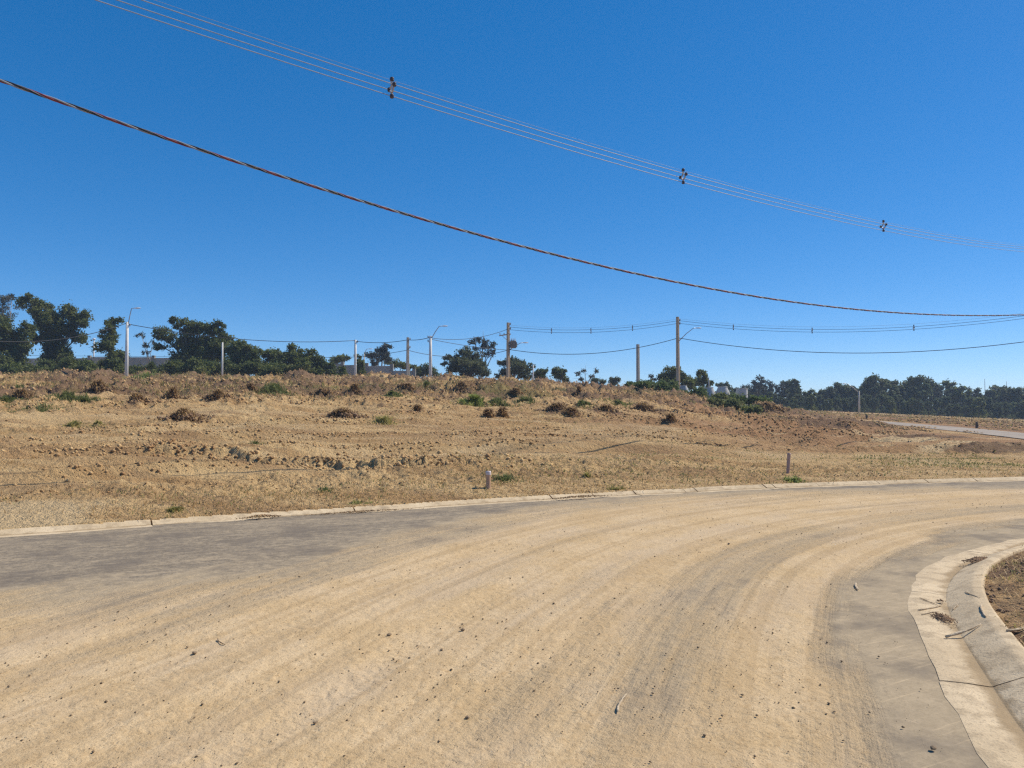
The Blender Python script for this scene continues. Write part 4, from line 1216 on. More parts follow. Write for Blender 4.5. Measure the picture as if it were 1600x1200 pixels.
GL = 'trees behind the left of the field'
tree(8, 112, [(4, 470, 14, 10), (18, 466, 12, 9), (10, 485, 18, 10), (2, 495, 10, 10)], LEAF_G, 'thin pale half-bare treetop at the far left edge', 1, .10, .35, BARK_P, .14, GL)
tree(12, 98, [(8, 512, 18, 18), (34, 515, 14, 16), (10, 540, 22, 22), (38, 548, 12, 20), (10, 570, 26, 20), (38, 575, 14, 16)], LEAF_D, 'dense dark vine-hung tree filling the left edge', 2, .15, 1.2, group=GL)
tree(85, 104, [(48, 469, 14, 11), (64, 480, 18, 13), (72, 497, 20, 16), (100, 484, 15, 13), (124, 492, 14, 12), (97, 508, 22, 15), (127, 508, 12, 9), (122, 526, 14, 12), (84, 530, 20, 20), (80, 555, 15, 20), (52, 528, 9, 12), (98, 565, 22, 20), (115, 580, 16, 12)], LEAF_D, 'tallest left tree with broad flat-topped crown', 3, .15, 1.15, trunk_r=.28, group=GL)
tree(172, 96, [(170, 501, 12, 7), (172, 514, 10, 9), (165, 524, 8, 7), (176, 530, 10, 9), (170, 545, 14, 11), (178, 562, 16, 14), (164, 575, 16, 14), (182, 580, 12, 10)], LEAF_D, 'narrow vine-wrapped tree just left of the leftmost lamp pole', 4, .14, 1.25, group=GL)
tree(128, 97, [(112, 572, 16, 12), (138, 574, 18, 12), (150, 582, 14, 8)], LEAF_M, 'low bushy tree between the flat-topped and the vine-wrapped tree', 5, .14, 1.1, group=GL)
tree(72, 97, [(55, 578, 14, 10), (72, 580, 14, 9), (86, 582, 10, 8)], LEAF_D, 'low dark bush under the flat-topped tree', 6, .14, 1.2, group=GL)
tree(212, 96, [(204, 576, 10, 11), (218, 581, 12, 9), (236, 580, 12, 9)], LEAF_D, 'low dark bush right of the leftmost lamp pole', 7, .14, 1.2, group=GL)
tree(231, 106, [(222, 524, 8, 5), (232, 540, 8, 5), (226, 550, 7, 4), (240, 536, 6, 5)], LEAF_G, 'slender half-bare tree right of the leftmost lamp pole', 8, .10, .45, BARK_P, .10, GL)
tree(300, 100, [(247, 524, 16, 11), (248, 540, 12, 6), (278, 502, 11, 7), (290, 512, 16, 10), (312, 513, 18, 10), (335, 514, 14, 9), (343, 508, 8, 8), (352, 524, 13, 12), (282, 535, 18, 15), (316, 535, 25, 16), (345, 548, 18, 18), (292, 560, 28, 18), (330, 570, 22, 18), (270, 575, 18, 14)], LEAF_D, 'wide dark tree with layered crown left of the thin crest pole', 9, .15, 1.1, trunk_r=.26, group=GL)
tree(330, 98, [(318, 552, 10, 14), (322, 572, 12, 14), (312, 578, 10, 9)], LEAF_M, 'lighter vine-covered stem in front of the wide layered tree', 10, .13, 1.1, group=GL)
tree(378, 98, [(365, 545, 16, 12), (385, 542, 16, 11), (400, 558, 18, 15), (372, 568, 20, 16), (402, 578, 16, 11)], LEAF_M, 'rounded mid green tree right of the thin crest pole', 11, .15, 1.2, group=GL)
tree(432, 101, [(424, 553, 16, 10), (436, 562, 16, 12), (424, 575, 18, 12)], LEAF_M, 'low green tree between two darker rounded trees', 12, .15, 1.1, group=GL)
tree(458, 98, [(458, 546, 11, 8), (450, 560, 16, 14), (468, 564, 16, 13), (455, 578, 18, 11)], LEAF_D, 'dark pointed tree left of the block wall', 13, .15, 1.2, group=GL)
tree(494, 97, [(484, 554, 12, 8), (494, 566, 18, 11), (508, 574, 14, 9), (488, 580, 18, 8), (518, 582, 10, 6)], LEAF_D, 'dark spreading bush-like tree at the left end of the block wall', 14, .15, 1.2, group=GL)
for i, (a, ds, nm) in enumerate([(20, 90, 'dark bush at the crest under the vine-hung tree at the left edge'), (60, 91, 'dark bush at the crest filling the gap below the flat-topped tree'), (100, 90, 'dark bush at the crest right under the flat-topped tree'), (140, 90, 'dark bush at the crest left of the vine-wrapped tree'), (182, 91, 'dark bush hugging the foot of the vine-wrapped tree'),
        (262, 90, 'dark bush at the crest under the left side of the wide layered tree'), (300, 90, 'dark bush at the crest under the middle of the wide layered tree'), (345, 94, 'dark bush at the crest behind the thin bare pole'), (390, 90, 'dark bush at the crest under the rounded mid green tree'), (435, 91, 'dark bush at the crest before the low green tree'), (475, 90, 'dark bush at the crest under the pointed tree')]):
    tree(a, ds, [(a - 14, 580, 15, 10), (a + 4, 574 + 4 * math.sin(a), 17, 12), (a + 17, 582, 13, 9)], LEAF_D if i % 3 else LEAF_M, nm, 80 + i, .14, 1.0, trunk_r=.08, group='bushes below the left trees', name='bush')
GB = 'trees behind the block wall'
tree(530, 128, [(520, 562, 14, 6), (540, 560, 12, 6)], LEAF_M, 'low treetop showing above the left bays of the block wall', 15, .15, 1.1, group=GB)
tree(561, 96, [(560, 560, 6, 6), (563, 572, 8, 9), (561, 582, 8, 7)], LEAF_M, 'small bush in front of the block wall by the pole', 16, .12, 1.2, group=GB)
tree(536, 97, [(537, 575, 5, 7), (536, 583, 7, 5)], LEAF_M, 'tiny bush against the block wall left of the pole', 17, .11, 1.2, group=GB)
tree(592, 124, [(603, 541, 9, 5), (596, 548, 12, 7), (588, 556, 13, 7), (604, 560, 12, 7), (584, 566, 10, 6)], LEAF_G, 'grey-green wind-swept tree behind the block wall', 18, .14, .9, BARK_P, .16, GB)
tree(622, 126, [(612, 568, 12, 5), (630, 570, 12, 5), (642, 574, 8, 5)], LEAF_M, 'low treetops behind the right bays of the block wall', 19, .15, 1.1, group=GB)
tree(664, 118, [(654, 576, 8, 7), (668, 576, 11, 7), (678, 584, 12, 6), (658, 586, 10, 5)], LEAF_D, 'dark round tree just right of the block wall', 20, .15, 1.1, group=GB)
GM = 'trees in the middle of the skyline'
tree(735, 106, [(726, 549, 14, 7), (706, 558, 12, 6), (694, 566, 6, 4), (736, 560, 16, 9), (720, 566, 14, 8), (742, 573, 18, 12), (712, 579, 16, 9), (735, 586, 18, 7), (752, 566, 12, 9), (760, 584, 10, 8)], LEAF_O, 'dark spreading tree in the middle of the skyline', 21, .14, .95, trunk_r=.24, group=GM)
tree(752, 116, [(742, 533, 11, 7), (755, 532, 10, 7), (766, 540, 9, 7), (750, 545, 11, 7), (764, 553, 10, 6), (772, 549, 6, 4)], LEAF_G, 'tall airy eucalyptus-like tree behind the dark spreading one', 22, .12, .55, BARK_P, .2, GM)
tree(802, 110, [(800, 564, 14, 6), (820, 566, 10, 6), (784, 567, 8, 4), (806, 574, 18, 8), (826, 577, 9, 8), (792, 582, 16, 6), (815, 587, 16, 7), (780, 586, 8, 4)], LEAF_O, 'broad olive tree directly behind the pole with transformer', 23, .14, .9, trunk_r=.22, group=GM)
tree(848, 112, [(840, 582, 9, 6), (852, 581, 9, 6), (846, 590, 12, 6)], LEAF_D, 'small dark tree right of the broad olive one', 24, .14, 1.2, group=GM)
tree(872, 110, [(868, 580, 11, 6), (880, 581, 8, 6), (872, 588, 14, 7), (884, 593, 6, 5)], LEAF_D, 'dense dome-shaped dark tree in mid skyline', 25, .14, 1.3, group=GM)
tree(915, 116, [(904, 584, 6, 3), (914, 579, 6, 3), (931, 580, 5, 4), (926, 587, 6, 3), (908, 592, 6, 4)], LEAF_G, 'sparse small tree with gaps, left of the short bare pole', 26, .10, .6, BARK_P, .12, GM)
tree(938, 112, [(930, 594, 8, 4), (942, 597, 8, 4)], LEAF_O, 'low dark bush right of the sparse small tree', 27, .13, 1.0, group=GM)
tree(960, 118, [(956, 593, 6, 4), (964, 594, 5, 4), (960, 599, 8, 3)], LEAF_O, 'smallest round tree left of the short bare pole', 28, .13, 1.0, group=GM)
tree(1018, 122, [(1017, 588, 5, 3), (1021, 593, 5, 4)], LEAF_G, 'thin treetop between the short bare pole and the dark domed tree', 29, .11, .7, BARK_P, .1, GM)
tree(1050, 104, [(1048, 577, 12, 5), (1037, 586, 11, 9), (1055, 586, 14, 10), (1070, 590, 9, 9), (1045, 597, 16, 8), (1072, 600, 12, 6)], LEAF_D, 'dense dark domed tree behind the tall pole with lamp', 30, .14, 1.3, group=GM)
tree(1096, 108, [(1092, 581, 8, 4), (1101, 585, 7, 6), (1098, 595, 10, 7), (1108, 600, 8, 4)], LEAF_D, 'dark ragged tree right of the tall pole with lamp', 31, .14, 1.1, group=GM)
tree(1082, 110, [(1082, 597, 10, 6), (1078, 604, 12, 4)], LEAF_M, 'lighter green bush between two dark trees by the tall pole', 32, .14, 1.1, group=GM)
tree(1131, 168, [(1126, 602, 7, 3), (1136, 601, 6, 3), (1131, 606, 10, 4)], LEAF_F, 'small far treetop above the concrete rings', 33, .2, 1.0, group=GM)

# the wood on the right
def forest_proto(seed, H, W, mat, airy=1.0, size=.24):
    r = np.random.default_rng(seed); V = []; mb = MB(); n = 9
    mb.tube([(0, 0, -.5), (.2, 0, H * .3), (.1, .1, H * .62)], [.26, .2, .12], 6)
    for i in range(n):
        a = i * 2.4 + r.random(); t = (i / n) ** .7
        rr = W * (.55 * (1 - .55 * t) + .18 * r.random())
        c = np.array([math.cos(a) * rr, math.sin(a) * rr, H * (.30 + .60 * t)])
        lr = W * (.42 - .14 * t)
        mb.tube([(.1, 0, c[2] * .55), tuple(c * np.array([.5, .5, .85])), tuple(c)], [.1, .07, .03], 4)
        for j in range(4):
            d = r.normal(size=3); d /= np.linalg.norm(d)
            V.append(leaf_cloud(c + d * lr * .6, (lr * .5, lr * .5, lr * .38), int(120 * airy), size, seed * 31 + i * 5 + j, .4))
    V.append(leaf_cloud((0, 0, H * .92), (W * .25, W * .25, H * .09), int(200 * airy), size, seed + 900, .3))
    for j in range(5):
        a = j * 1.26; V.append(leaf_cloud((math.cos(a) * W * .6, math.sin(a) * W * .6, H * .16), (W * .4, W * .4, H * .16), int(130 * airy), size, seed + 400 + j, .3))
    V = np.concatenate(V)
    return mb.data('trunk', True), raw_mesh('crown', V, quads(len(V) // 4)), mat
protos = [forest_proto(61, 8.0, 3.2, LEAF_F), forest_proto(62, 9.0, 2.6, LEAF_F, .75), forest_proto(63, 7.0, 3.6, LEAF_F), forest_proto(64, 9.5, 3.0, LEAF_G, .55), forest_proto(65, 7.5, 3.0, LEAF_M)]
for t_, c_, m_ in protos: t_.materials.append(BARK); c_.materials.append(m_)
fx = [1150, 1155, 1185, 1240, 1250, 1270, 1300, 1330, 1367, 1400, 1440, 1480, 1510, 1540, 1600, 1700]
fy = [604, 600, 587, 592, 606, 596, 596, 596, 584, 594, 588, 592, 605, 601, 600, 600]
def forest_tree(px, D, ytop, pi, rz, label, group):
    x = ray(px, 600)[0] * D
    z = land1(x, D) - .1
    top = EYE + ray(px, ytop)[2] * D
    t_, c_, _ = protos[pi]
    H = [8.0, 9.0, 7.0, 9.5, 7.5][pi] * 1.0
    s_ = max(.35, (top - z) / (H * 1.0))
    root = empty('tree', (x, D, z), rz)
    root.scale = (min(s_, 1.25), min(s_, 1.25), s_)
    tag(root, label, 'tree', group)
    a = bpy.data.objects.new('trunk', t_); b = bpy.data.objects.new('crown', c_)
    for o in (a, b): COL.objects.link(o); o.parent = root
r = np.random.default_rng(5)
LBL_FRONT = 'dark broadleaf tree along the near edge of the wood at right'
LBL_BACK = 'dark treetop rising from the back rows of the wood at right'
special = {1185: (3, 'airy tall tree at the left end of the wood'), 1240: (1, 'feathery treetop left of the notch in the wood skyline'), 1367: (0, 'pointed treetop highest in the middle of the wood'), 1440: (2, 'broad rounded treetop of the wood right of its highest point')}
for px_, (pi_, lb) in special.items(): forest_tree(px_, 168, float(np.interp(px_, fx, fy)), pi_, r.random() * 6, lb, 'trees of the wood at right')
near_lbl = {1208: 'leftmost tree along the near edge of the wood', 1342: 'tree of the wood directly behind the lamp pole with left arm', 1526: 'tree at the near edge of the wood above the short dark post', 1596: 'tree of the wood at the right edge of the picture'}
back_lbl = {1254: 'low treetop in the notch of the wood skyline', 1539: 'treetop below the left antenna mast', 1573: 'treetop below the right antenna mast', 1510: 'low treetop in the dip left of the antenna masts'}
def pick(d, x, default):
    for k in list(d):
        if abs(k - x) < 8: return d.pop(k)
    return default
px_ = 1160.0
while px_ < 1640:
    forest_tree(px_, 172 + 10 * r.random(), float(np.interp(px_, fx, fy)) + 1 + 12 * r.random() ** 1.5, int(r.choice([0, 1, 2, 4, 0, 1, 3])) if px_ > 1230 else 3 if r.random() < .5 else 1, r.random() * 6, pick(back_lbl, px_, LBL_BACK), 'back rows of the wood at right')
    px_ += 10 + 5 * r.random()
px_ = 1205.0
while px_ < 1640:
    forest_tree(px_, 152 + 10 * r.random(), 612 + 16 * r.random() + (px_ - 1205) * .02, int(r.choice([0, 2, 4, 2])), r.random() * 6, pick(near_lbl, px_, LBL_FRONT), 'near edge of the wood at right')
    px_ += 9 + 5 * r.random()
px_ = 1110.0
while px_ < 1200:
    forest_tree(px_, 176 + 8 * r.random(), 608 - (px_ - 1110) * .05 + 4 * r.random(), int(r.choice([0, 2])), r.random() * 6, 'far low tree on the horizon behind the concrete rings', 'far low trees behind the rings')
    px_ += 14

# ================================================================ poles
def lamp(root, p0, p1, mat_arm=STEEL):
    """bracket arm from p0 to p1 (relative), with a cobra head"""
    p0, p1 = Vector(p0), Vector(p1)
    md = p0.lerp(p1, .55) + Vector((0, 0, (p1 - p0).length * .04))
    arm = MB().tube([p0, md, p1, p1 + Vector((.25 * (1 if p1.x >= p0.x else -1), 0, .03))], [.045, .04, .035, .035], 7).build('lamp_arm', mat_arm, root, True)
    d = 1 if p1.x >= p0.x else -1
    h0 = p1 + Vector((.22 * d, 0, .03))
    prof = [(0, .05), (.12, .10), (.35, .15), (.55, .12), (.68, .04)]
    v = []; f = []
    for t, w in prof:
        for k in range(8):
            a = 2 * math.pi * k / 8
            v.append((h0.x + d * t, h0.y + math.cos(a) * w, h0.z + math.sin(a) * w * (.55 if math.sin(a) > 0 else .35)))
    for i in range(4):
        for k in range(8): f.append((i * 8 + k, i * 8 + (k + 1) % 8, (i + 1) * 8 + (k + 1) % 8, (i + 1) * 8 + k))
    f.append(tuple(range(8))); f.append(tuple(32 + k for k in range(8)))
    MB().add(v, f).build('lamp_head', LAMPW, arm, True)

def pole(px, ybase, ytop, D, style, mat, label, r0=.17, r1=.11, cat='pole', lamp_px=None, extra=None, name='utility_pole'):
    d = ray(px, ybase); x = d[0] * D
    zg = land1(x, D)
    top = EYE + ray(px, ytop)[2] * D
    root = empty(name, (x, D, zg))
    tag(root, label, cat, 'poles along the crest')
    h_ = top - zg
    if style == 'round':
        MB().tube([(0, 0, -.8), (0, 0, h_ * .5), (0, 0, h_)], [r0, (r0 + r1) / 2, r1], 14).build('shaft', mat, root, True)
    else:   # double-T concrete pole: two flanges and a web
        mb = MB()
        for s_ in (-1, 1):
            v = []
            for z_, w in ((-.8, r0), (h_, r1)):
                for (a, b) in ((-.9, s_ * .55), (.9, s_ * .55), (.9, s_ * 1.0), (-.9, s_ * 1.0)): v.append((w * a, w * b, z_))
            mb.add(v, [(0, 1, 5, 4), (1, 2, 6, 5), (2, 3, 7, 6), (3, 0, 4, 7), (4, 5, 6, 7)])
        mb.add([(w * a, w * b, z_) for z_, w in ((-.8, r0), (h_ - .01, r1)) for (a, b) in ((-.45, -.56), (.45, -.56), (.45, .56), (-.45, .56))], [(0, 1, 5, 4), (1, 2, 6, 5), (2, 3, 7, 6), (3, 0, 4, 7), (4, 5, 6, 7)])
        sh = mb.build('shaft', mat, root); sh.rotation_euler.z = R(-32)
        for i in range(int(h_ / 1.2)):   # step holes showing as dark recess plates
            pass
    def rel(a, b): return at(a, b, D) - root.location
    if lamp_px:
        (a0, b0), (a1, b1) = lamp_px
        p0 = rel(a0, b0); p0.x = .05 * (1 if a1 > a0 else -1) ; lamp(root, p0, rel(a1, b1))
    if extra: extra(root, rel, h_, r1)
    return root

def insulators(zs, side_=1):
    def fn(root, rel, h_, r1):
        for z_ in zs:
            b = MB().box((side_ * .16, 0, h_ - z_), (.24, .07, .07)).build('bracket', STEEL, root)
            MB().lathe([(.03, 0), (.075, .02), (.045, .06), (.075, .09), (.045, .13), (.06, .17), (.02, .2)], 10, (side_ * .25, 0, h_ - z_ + .04)).build('insulator', TRAFO, b, True)
    return fn
def trafo(root, rel, h_, r1):
    # cross-arm, transformer tank with fins and bushings, insulators
    insulators([.25, .75], 1)(root, rel, h_, r1)
    MB().box((-.35, .02, h_ - 1.35), (1.3, .10, .11), Matrix.Rotation(R(-8), 3, 'Y')).build('cross_arm', CONC_B, root)
    MB().tube([(-.05, 0, h_ - 2.0), (-.7, 0, h_ - 1.42)], .025, 6).build('arm_brace', STEEL, root)
    for i, xx in enumerate((-.9, -.45)):
        MB().lathe([(.03, 0), (.07, .02), (.04, .07), (.07, .1), (.02, .16)], 9, (xx, .02, h_ - 1.32)).build('insulator', TRAFO, root, True)
    zc = rel(800, 544).z; cx = .55
    tank = MB().lathe([(.001, 0), (.30, .0), (.33, .04), (.33, .74), (.35, .76), (.35, .82), (.001, .84)], 18, (cx, 0, zc)).build('transformer_tank', TRAFO, root, True)
    for k in range(10):
        a = k * math.pi / 5
        MB().box((cx + math.cos(a) * .38, math.sin(a) * .38, zc + .38), (.12, .02, .55), Matrix.Rotation(a, 3, 'Z')).build('cooling_fin', TRAFO, tank)
    for k in range(3):
        MB().lathe([(.04, 0), (.07, .03), (.04, .07), (.07, .11), (.04, .15), (.02, .28)], 9, (cx + (k - 1) * .2, 0, zc + .83)).build('bushing', SPACER, tank, True)
    MB().box((.2, 0, zc + .4), (.36, .12, .1)).build('mounting_bracket', STEEL, root)

pG = pole(197.5, 588, 503, 74, 'round', CONC_W, 'white round lamp pole, leftmost on the crest', .18, .12, 'lamp pole', ((198, 510), (205.5, 482)), insulators([.4], 1))
pH = pole(347, 588, 535, 92, 'round', CONC_W, 'thin bare white pole in front of the wide layered tree', .13, .09)
pF = pole(555, 587, 531, 88, 'round', CONC_W, 'pale bare pole standing in front of the block wall', .16, .12, extra=insulators([.3], 1))
pE = pole(637, 590, 527, 86, 'box', CONC, 'tan pole at the right end of the block wall', .16, .11, extra=insulators([.3, 1.2], 1))
pD = pole(672.5, 592, 525, 78, 'round', CONC_W, 'white round lamp pole with arm reaching right, mid skyline', .18, .13, 'lamp pole', ((673, 530), (686, 510)), insulators([.2, .6], -1))
pB = pole(794, 598, 504, 84, 'box', CONC_B, 'tall pole carrying a transformer and cross-arm', .18, .13, 'pole', ((795, 548), (813, 536)), trafo)
pI = pole(833, 600, 570, 96, 'round', CONC_W, 'short thin pale post right of the transformer pole', .10, .07)
pC = pole(997, 600, 538, 84, 'box', CONC, 'short bare pole with square top between the shrubs', .17, .15)
pA = pole(1059.5, 606, 495, 82, 'box', CONC_B, 'tallest brown pole with lamp arm, behind the half hidden ring', .19, .14, 'pole', ((1062, 534), (1083, 513)), insulators([.45, .8], 1))
pR = pole(1342.5, 641, 611, 118, 'round', CONC, 'lamp pole with arm reaching left in front of the wood', .16, .12, 'lamp pole', ((1342, 613), (1325, 600)))
pole(1107.5, 608, 590, 80, 'round', CONC, 'short thin post sticking up behind the largest concrete cone', .07, .06)
pole(569, 585, 553, 112, 'round', CONC, 'distant lamp pole behind the block wall', .10, .08, 'lamp pole', ((567, 551), (573, 545.5)))
pole(146, 580, 531, 125, 'round', CONC_W, 'distant thin lamp post in the gap between left trees', .10, .09, extra=lambda root, rel, h_, r1: MB().lathe([(.05, 0), (.26, .06), (.22, .22), (.02, .3)], 10, (0, 0, h_)).build('lamp_head', LAMPW, root, True))
pole(1539, 610, 592, 190, 'round', TRAFO, 'tiny antenna mast above the wood, left of two', .09, .05)
pole(1573, 612, 596, 190, 'round', TRAFO, 'tiny antenna mast above the wood, right of two', .09, .05)

# ================================================================ far cables
def sag_cable(pts, r_, mat, label, sag, name='power_cable', grp='cables along the crest poles', n=26):
    P = []
    for i in range(len(pts) - 1):
        a, b = Vector(pts[i]), Vector(pts[i + 1]); s_ = sag[i] if isinstance(sag, (list, tuple)) else sag
        for k in range(n + (1 if i == len(pts) - 2 else 0)):
            t = k / n
            p = a.lerp(b, t); p.z -= 4 * s_ * t * (1 - t); P.append(p)
    o = P[0].copy()
    ob = MB().tube([p - o for p in P], r_, 6).build(name, mat, None, True, o)
    tag(ob, label, 'cable', grp)
    return ob
def pt(px, py, D): return at(px, py, D)
LVr = .034
sag_cable([pt(-120, 515, 60), pt(197.5, 505, 74)], LVr, CABLE, 'dark cable running left from the leftmost lamp pole', 1.35)
sag_cable([pt(198, 506, 74), pt(555, 532, 88)], LVr, CABLE, 'dark cable from the leftmost lamp pole to the pole before the wall', .75)
sag_cable([pt(-80, 553, 96), pt(347, 557, 92)], .02, CABLE, 'faint low wire crossing in front of the left trees', .1)
sag_cable([pt(555, 533, 88), pt(637, 531, 86), pt(672.5, 527, 78)], LVr, CABLE, 'dark cable joining the three poles beside the wall', [.25, .12])
sag_cable([pt(470, 556, 105), pt(637, 547, 86), pt(700, 557, 90), pt(794, 547, 84)], .028, CABLE, 'lower cable behind the wall poles to the transformer pole', [.5, .15, .3])
sag_cable([pt(673, 528, 78), pt(794, 514, 84)], .026, CABLE, 'upper cable from white lamp pole to transformer pole', .55)
sag_cable([pt(673, 530, 78), pt(794, 547, 84)], .026, CABLE, 'cable slanting down from white lamp pole to transformer pole', .15)
sag_cable([pt(795, 546, 84), pt(1060, 528, 82)], LVr, CABLE, 'dark cable sagging from transformer pole past the short pole', 1.05)
sag_cable([pt(1060, 528, 82), pt(1790, 502, 66)], LVr, CABLE, 'dark lower cable sagging from the tallest pole to the right', 2.15)
for (dy, lb) in ((0, 'upper'), (4.2, 'lower')):
    sag_cable([pt(797, 511 + dy, 84), pt(1060, 501 + dy, 82)], .018, CABLE, lb + ' thin wire between the transformer pole and the tallest pole', .62 )
    sag_cable([pt(1061, 501 + dy, 82), pt(1790, 462 + dy, 66)], .018, CABLE, lb + ' thin wire from the tallest pole off to the right', 1.80)
sag_cable([pt(797, 508, 84), pt(1060, 498, 82), pt(1790, 458, 66)], .008, WIRE_M, 'faint top wire above the spaced wires on the crest', [.6, 1.75])

# ================================================================ near overhead lines
# all hang in one vertical plane through these two ground points
A0 = np.array([-7.6, 11.4]); A1 = np.array([24.0, 36.0]); DV = A1 - A0
UV_ = DV / np.hypot(*DV); PERP = Vector((-UV_[1], UV_[0], 0))
def plane_pt(px, py):
    d = ray(px, py)
    # A0 + k*DV = t*(dx,1)
    k = (d[0] * A0[1] - A0[0]) / (DV[0] - d[0] * DV[1])
    Yv = A0[1] + k * DV[1]
    return k, EYE + d[2] * Yv
def fit(pix, deg):
    kz = np.array([plane_pt(*p) for p in pix])
    return np.polyfit(kz[:, 0], kz[:, 1], deg)
LV = fit([(0, 125), (100, 162), (245, 212), (430, 270), (500, 294), (800, 381), (1100, 449), (1200, 467), (1400, 488), (1600, 492)], 3)
MV = fit([(152, 0), (330, 57), (612, 152), (1067, 288), (1378, 357), (1600, 394)], 2)
KR = (-0.16, 1.22)
def curve_pts(cf, n, off=(0, 0)):
    kk = np.linspace(*KR, n)
    out = []
    for k in kk:
        p = A0 + k * DV
        out.append(Vector((p[0], p[1], float(np.polyval(cf, k)) + off[1])) + PERP * off[0])
    return out
def tube_np(P, r_, n=6):
    P = np.array([p[:] for p in P]); T = np.gradient(P, axis=0); T /= np.linalg.norm(T, axis=1)[:, None]
    a = np.cross(T, [0, 0, 1.0]); a /= np.linalg.norm(a, axis=1)[:, None]; b = np.cross(T, a)
    w = np.arange(n) * 2 * math.pi / n
    v = P[:, None] + (a[:, None] * np.cos(w)[None, :, None] + b[:, None] * np.sin(w)[None, :, None]) * r_
    i = np.arange(len(P) - 1)[:, None] * n; k = np.arange(n)[None]; k2 = (k + 1) % n
    return v.reshape(-1, 3), np.stack([i + k, i + n + k, i + n + k2, i + k2], -1).reshape(-1, 4)
# twisted service cable
root = empty('twisted_cable', curve_pts(LV, 2)[0]); tag(root, 'thick twisted black, grey and red cable hanging across the sky', 'cable', 'near overhead lines')
base = curve_pts(LV, 1500)
ln = (KR[1] - KR[0]) * float(np.hypot(*DV)); pitch = .80
for nm, m_, ph, rr_, hr in (('black_strand', CABLE, 0.0, .0135, .0155), ('grey_strand', CABLE_G, 2.09, .0135, .0155), ('red_strand', CABLE_R, 4.19, .0135, .0155), ('messenger_strand', CABLE_G, 5.2, .006, .024)):
    pts = []
    for i, p in enumerate(base):
        w = 2 * math.pi * (ln * i / 1499) / pitch + ph + 1.1 * math.sin(i * .013) + .7 * math.sin(i * .037 + 1)
        pts.append(p + PERP * hr * math.cos(w) + Vector((0, 0, hr * math.sin(w))) - root.location)
    v, f = tube_np(pts, rr_, 7)
    link(nm, raw_mesh(nm, v, f, True), m_, root)
# spaced wires: messenger, two side phases, one low phase
for off, r_, m_, lb in (((0, .33), .0032, WIRE, 'faint topmost bare wire of the near overhead line'),
                        ((-.10, .205), .0085, WIRE, 'top of the three near spaced wires crossing the upper sky'),
                        ((.10, .165), .0085, WIRE, 'middle of the three near spaced wires crossing the upper sky'),
                        ((0, 0), .0085, WIRE, 'lowest of the three near spaced wires crossing the upper sky')):
    P = curve_pts(MV, 400, off); o = P[0].copy()
    v, f = tube_np([p - o for p in P], r_, 6)
    tag(link('overhead_wire', raw_mesh('overhead_wire', v, f, True), m_, None, o), lb, 'wire', 'near overhead lines')

# spacers
def spacer_meshes():
    b = MB()       # frame: hanger, diamond, tail; x = across the line, y = along, z up
    b.tube([(0, 0, .38), (.012, 0, .30), (0, 0, .25)], [.022, .028, .024], 8)
    b.tube([(0, 0, .26), (-.085, 0, .205)], .021, 7); b.tube([(0, 0, .26), (.03, 0, .20), (.085, 0, .165)], .021, 7)
    b.tube([(-.085, 0, .205), (-.05, 0, .12), (0, 0, .06)], .021, 7); b.tube([(.085, 0, .165), (.05, 0, .1), (0, 0, .06)], .021, 7)
    b.tube([(0, 0, .07), (0, 0, .0)], [.017, .02], 8)
    def clip(x, z):
        return MB().lathe([(.001, -.04), (.036, -.034), (.046, -.008), (.034, .008), (.046, .022), (.032, .042), (.001, .046)], 10, (x, 0, z))
    return b.data('spacer_frame', True), [clip(-.10, .205).data('wire_clip', True), clip(.10, .16).data('wire_clip', True), clip(0, -.005).data('wire_clip', True), clip(0, .345).data('wire_clip', True)]
sf, sc_ = spacer_meshes()
sf.materials.append(SPACER)
for m_ in sc_: m_.materials.append(SPACER_D)
angz = math.atan2(PERP.y, PERP.x)
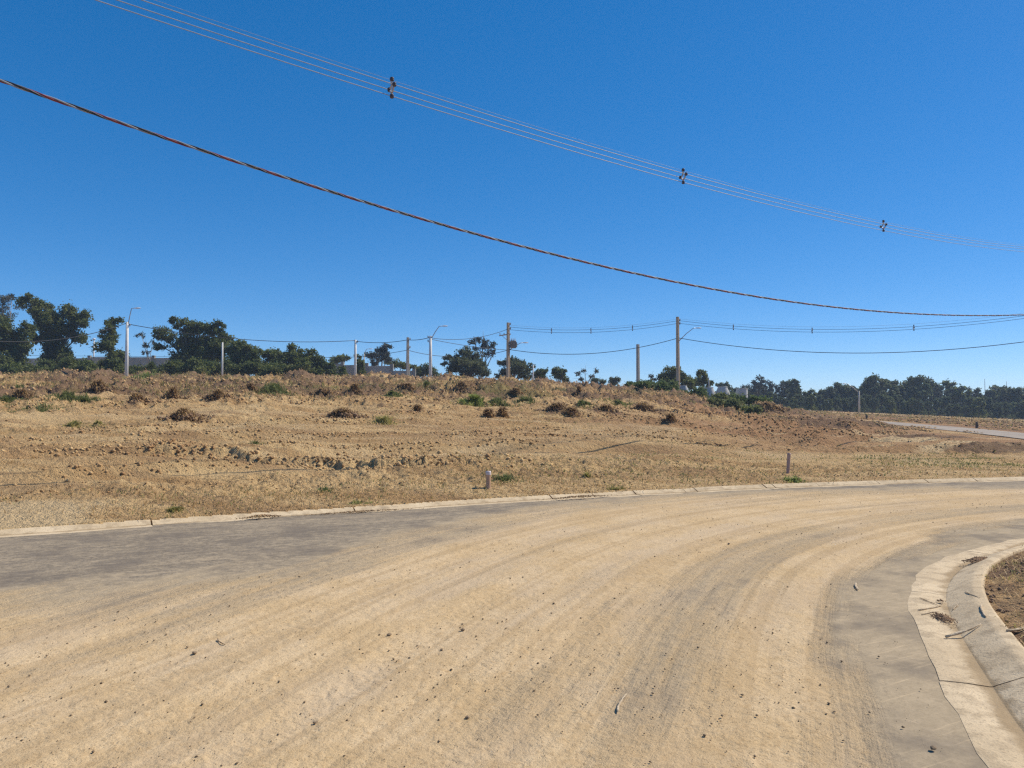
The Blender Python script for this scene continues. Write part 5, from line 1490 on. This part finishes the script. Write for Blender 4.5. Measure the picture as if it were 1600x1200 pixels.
def spacer(loc, scale, label, rz, grp):
    root = empty('line_spacer', loc, rz); root.scale = (scale,) * 3
    tag(root, label, 'spacer', grp)
    o = bpy.data.objects.new('spacer_frame', sf); COL.objects.link(o); o.parent = root
    for m_ in sc_:
        o = bpy.data.objects.new('wire_clip', m_); COL.objects.link(o); o.parent = root
for px_, lb in ((612, 'largest grey spacer on the near wires, upper left'), (1067, 'middle spacer on the near wires above the tallest pole'), (1378, 'smallest near spacer, toward the right')):
    k, _ = plane_pt(px_, 200); p = A0 + k * DV
    spacer((p[0], p[1], float(np.polyval(MV, k))), 1.0, lb, angz, 'spacers on the near overhead line')
# far spacers sit on the crest wires
def far_spacer(px_, lb):
    if px_ < 1060: a, b, s_ = pt(797, 515.2, 84), pt(1060, 505.2, 82), .62
    else: a, b, s_ = pt(1061, 505.2, 82), pt(1790, 466.2, 66), 1.80
    tt = np.linspace(0, 1, 400); best = None
    for t in tt:
        p = a.lerp(b, t)
        e = abs(p.x / p.y - ray(px_, 505)[0])
        if best is None or e < best[0]: best = (e, p - Vector((0, 0, 4 * s_ * t * (1 - t))))
    spacer(best[1] - Vector((0, 0, .08)), 1.35, lb, 1.4, 'spacers on the far wires')
for px_, lb in ((862, 'far spacer nearest the transformer pole'), (923, 'far spacer midway between transformer and tallest pole'), (988, 'far spacer above the short bare pole'), (1146, 'first far spacer right of the tallest pole'), (1268, 'second far spacer right of the tallest pole'), (1427, 'third far spacer right of the tallest pole')):
    far_spacer(px_, lb)

# ================================================================ haze: warm-season air, one closed box round everything
USE_HAZE = True
if USE_HAZE:
    hz = MB().box((0, 0, 8.0), (4600, 4600, 25.0)).build('haze', None)
    hm = bpy.data.materials.new('haze'); hm.use_nodes = True
    t = hm.node_tree; t.nodes.clear()
    o_ = t.nodes.new('ShaderNodeOutputMaterial'); v_ = t.nodes.new('ShaderNodeVolumePrincipled')
    v_.inputs['Color'].default_value = (0.62, 0.76, 0.95, 1)
    v_.inputs['Density'].default_value = 0.00055
    v_.inputs['Anisotropy'].default_value = 0.2
    t.links.new(v_.outputs[0], o_.inputs['Volume'])
    hz.data.materials.append(hm)
    kind(hz, 'stuff', 'thin blue haze in the air over the field')
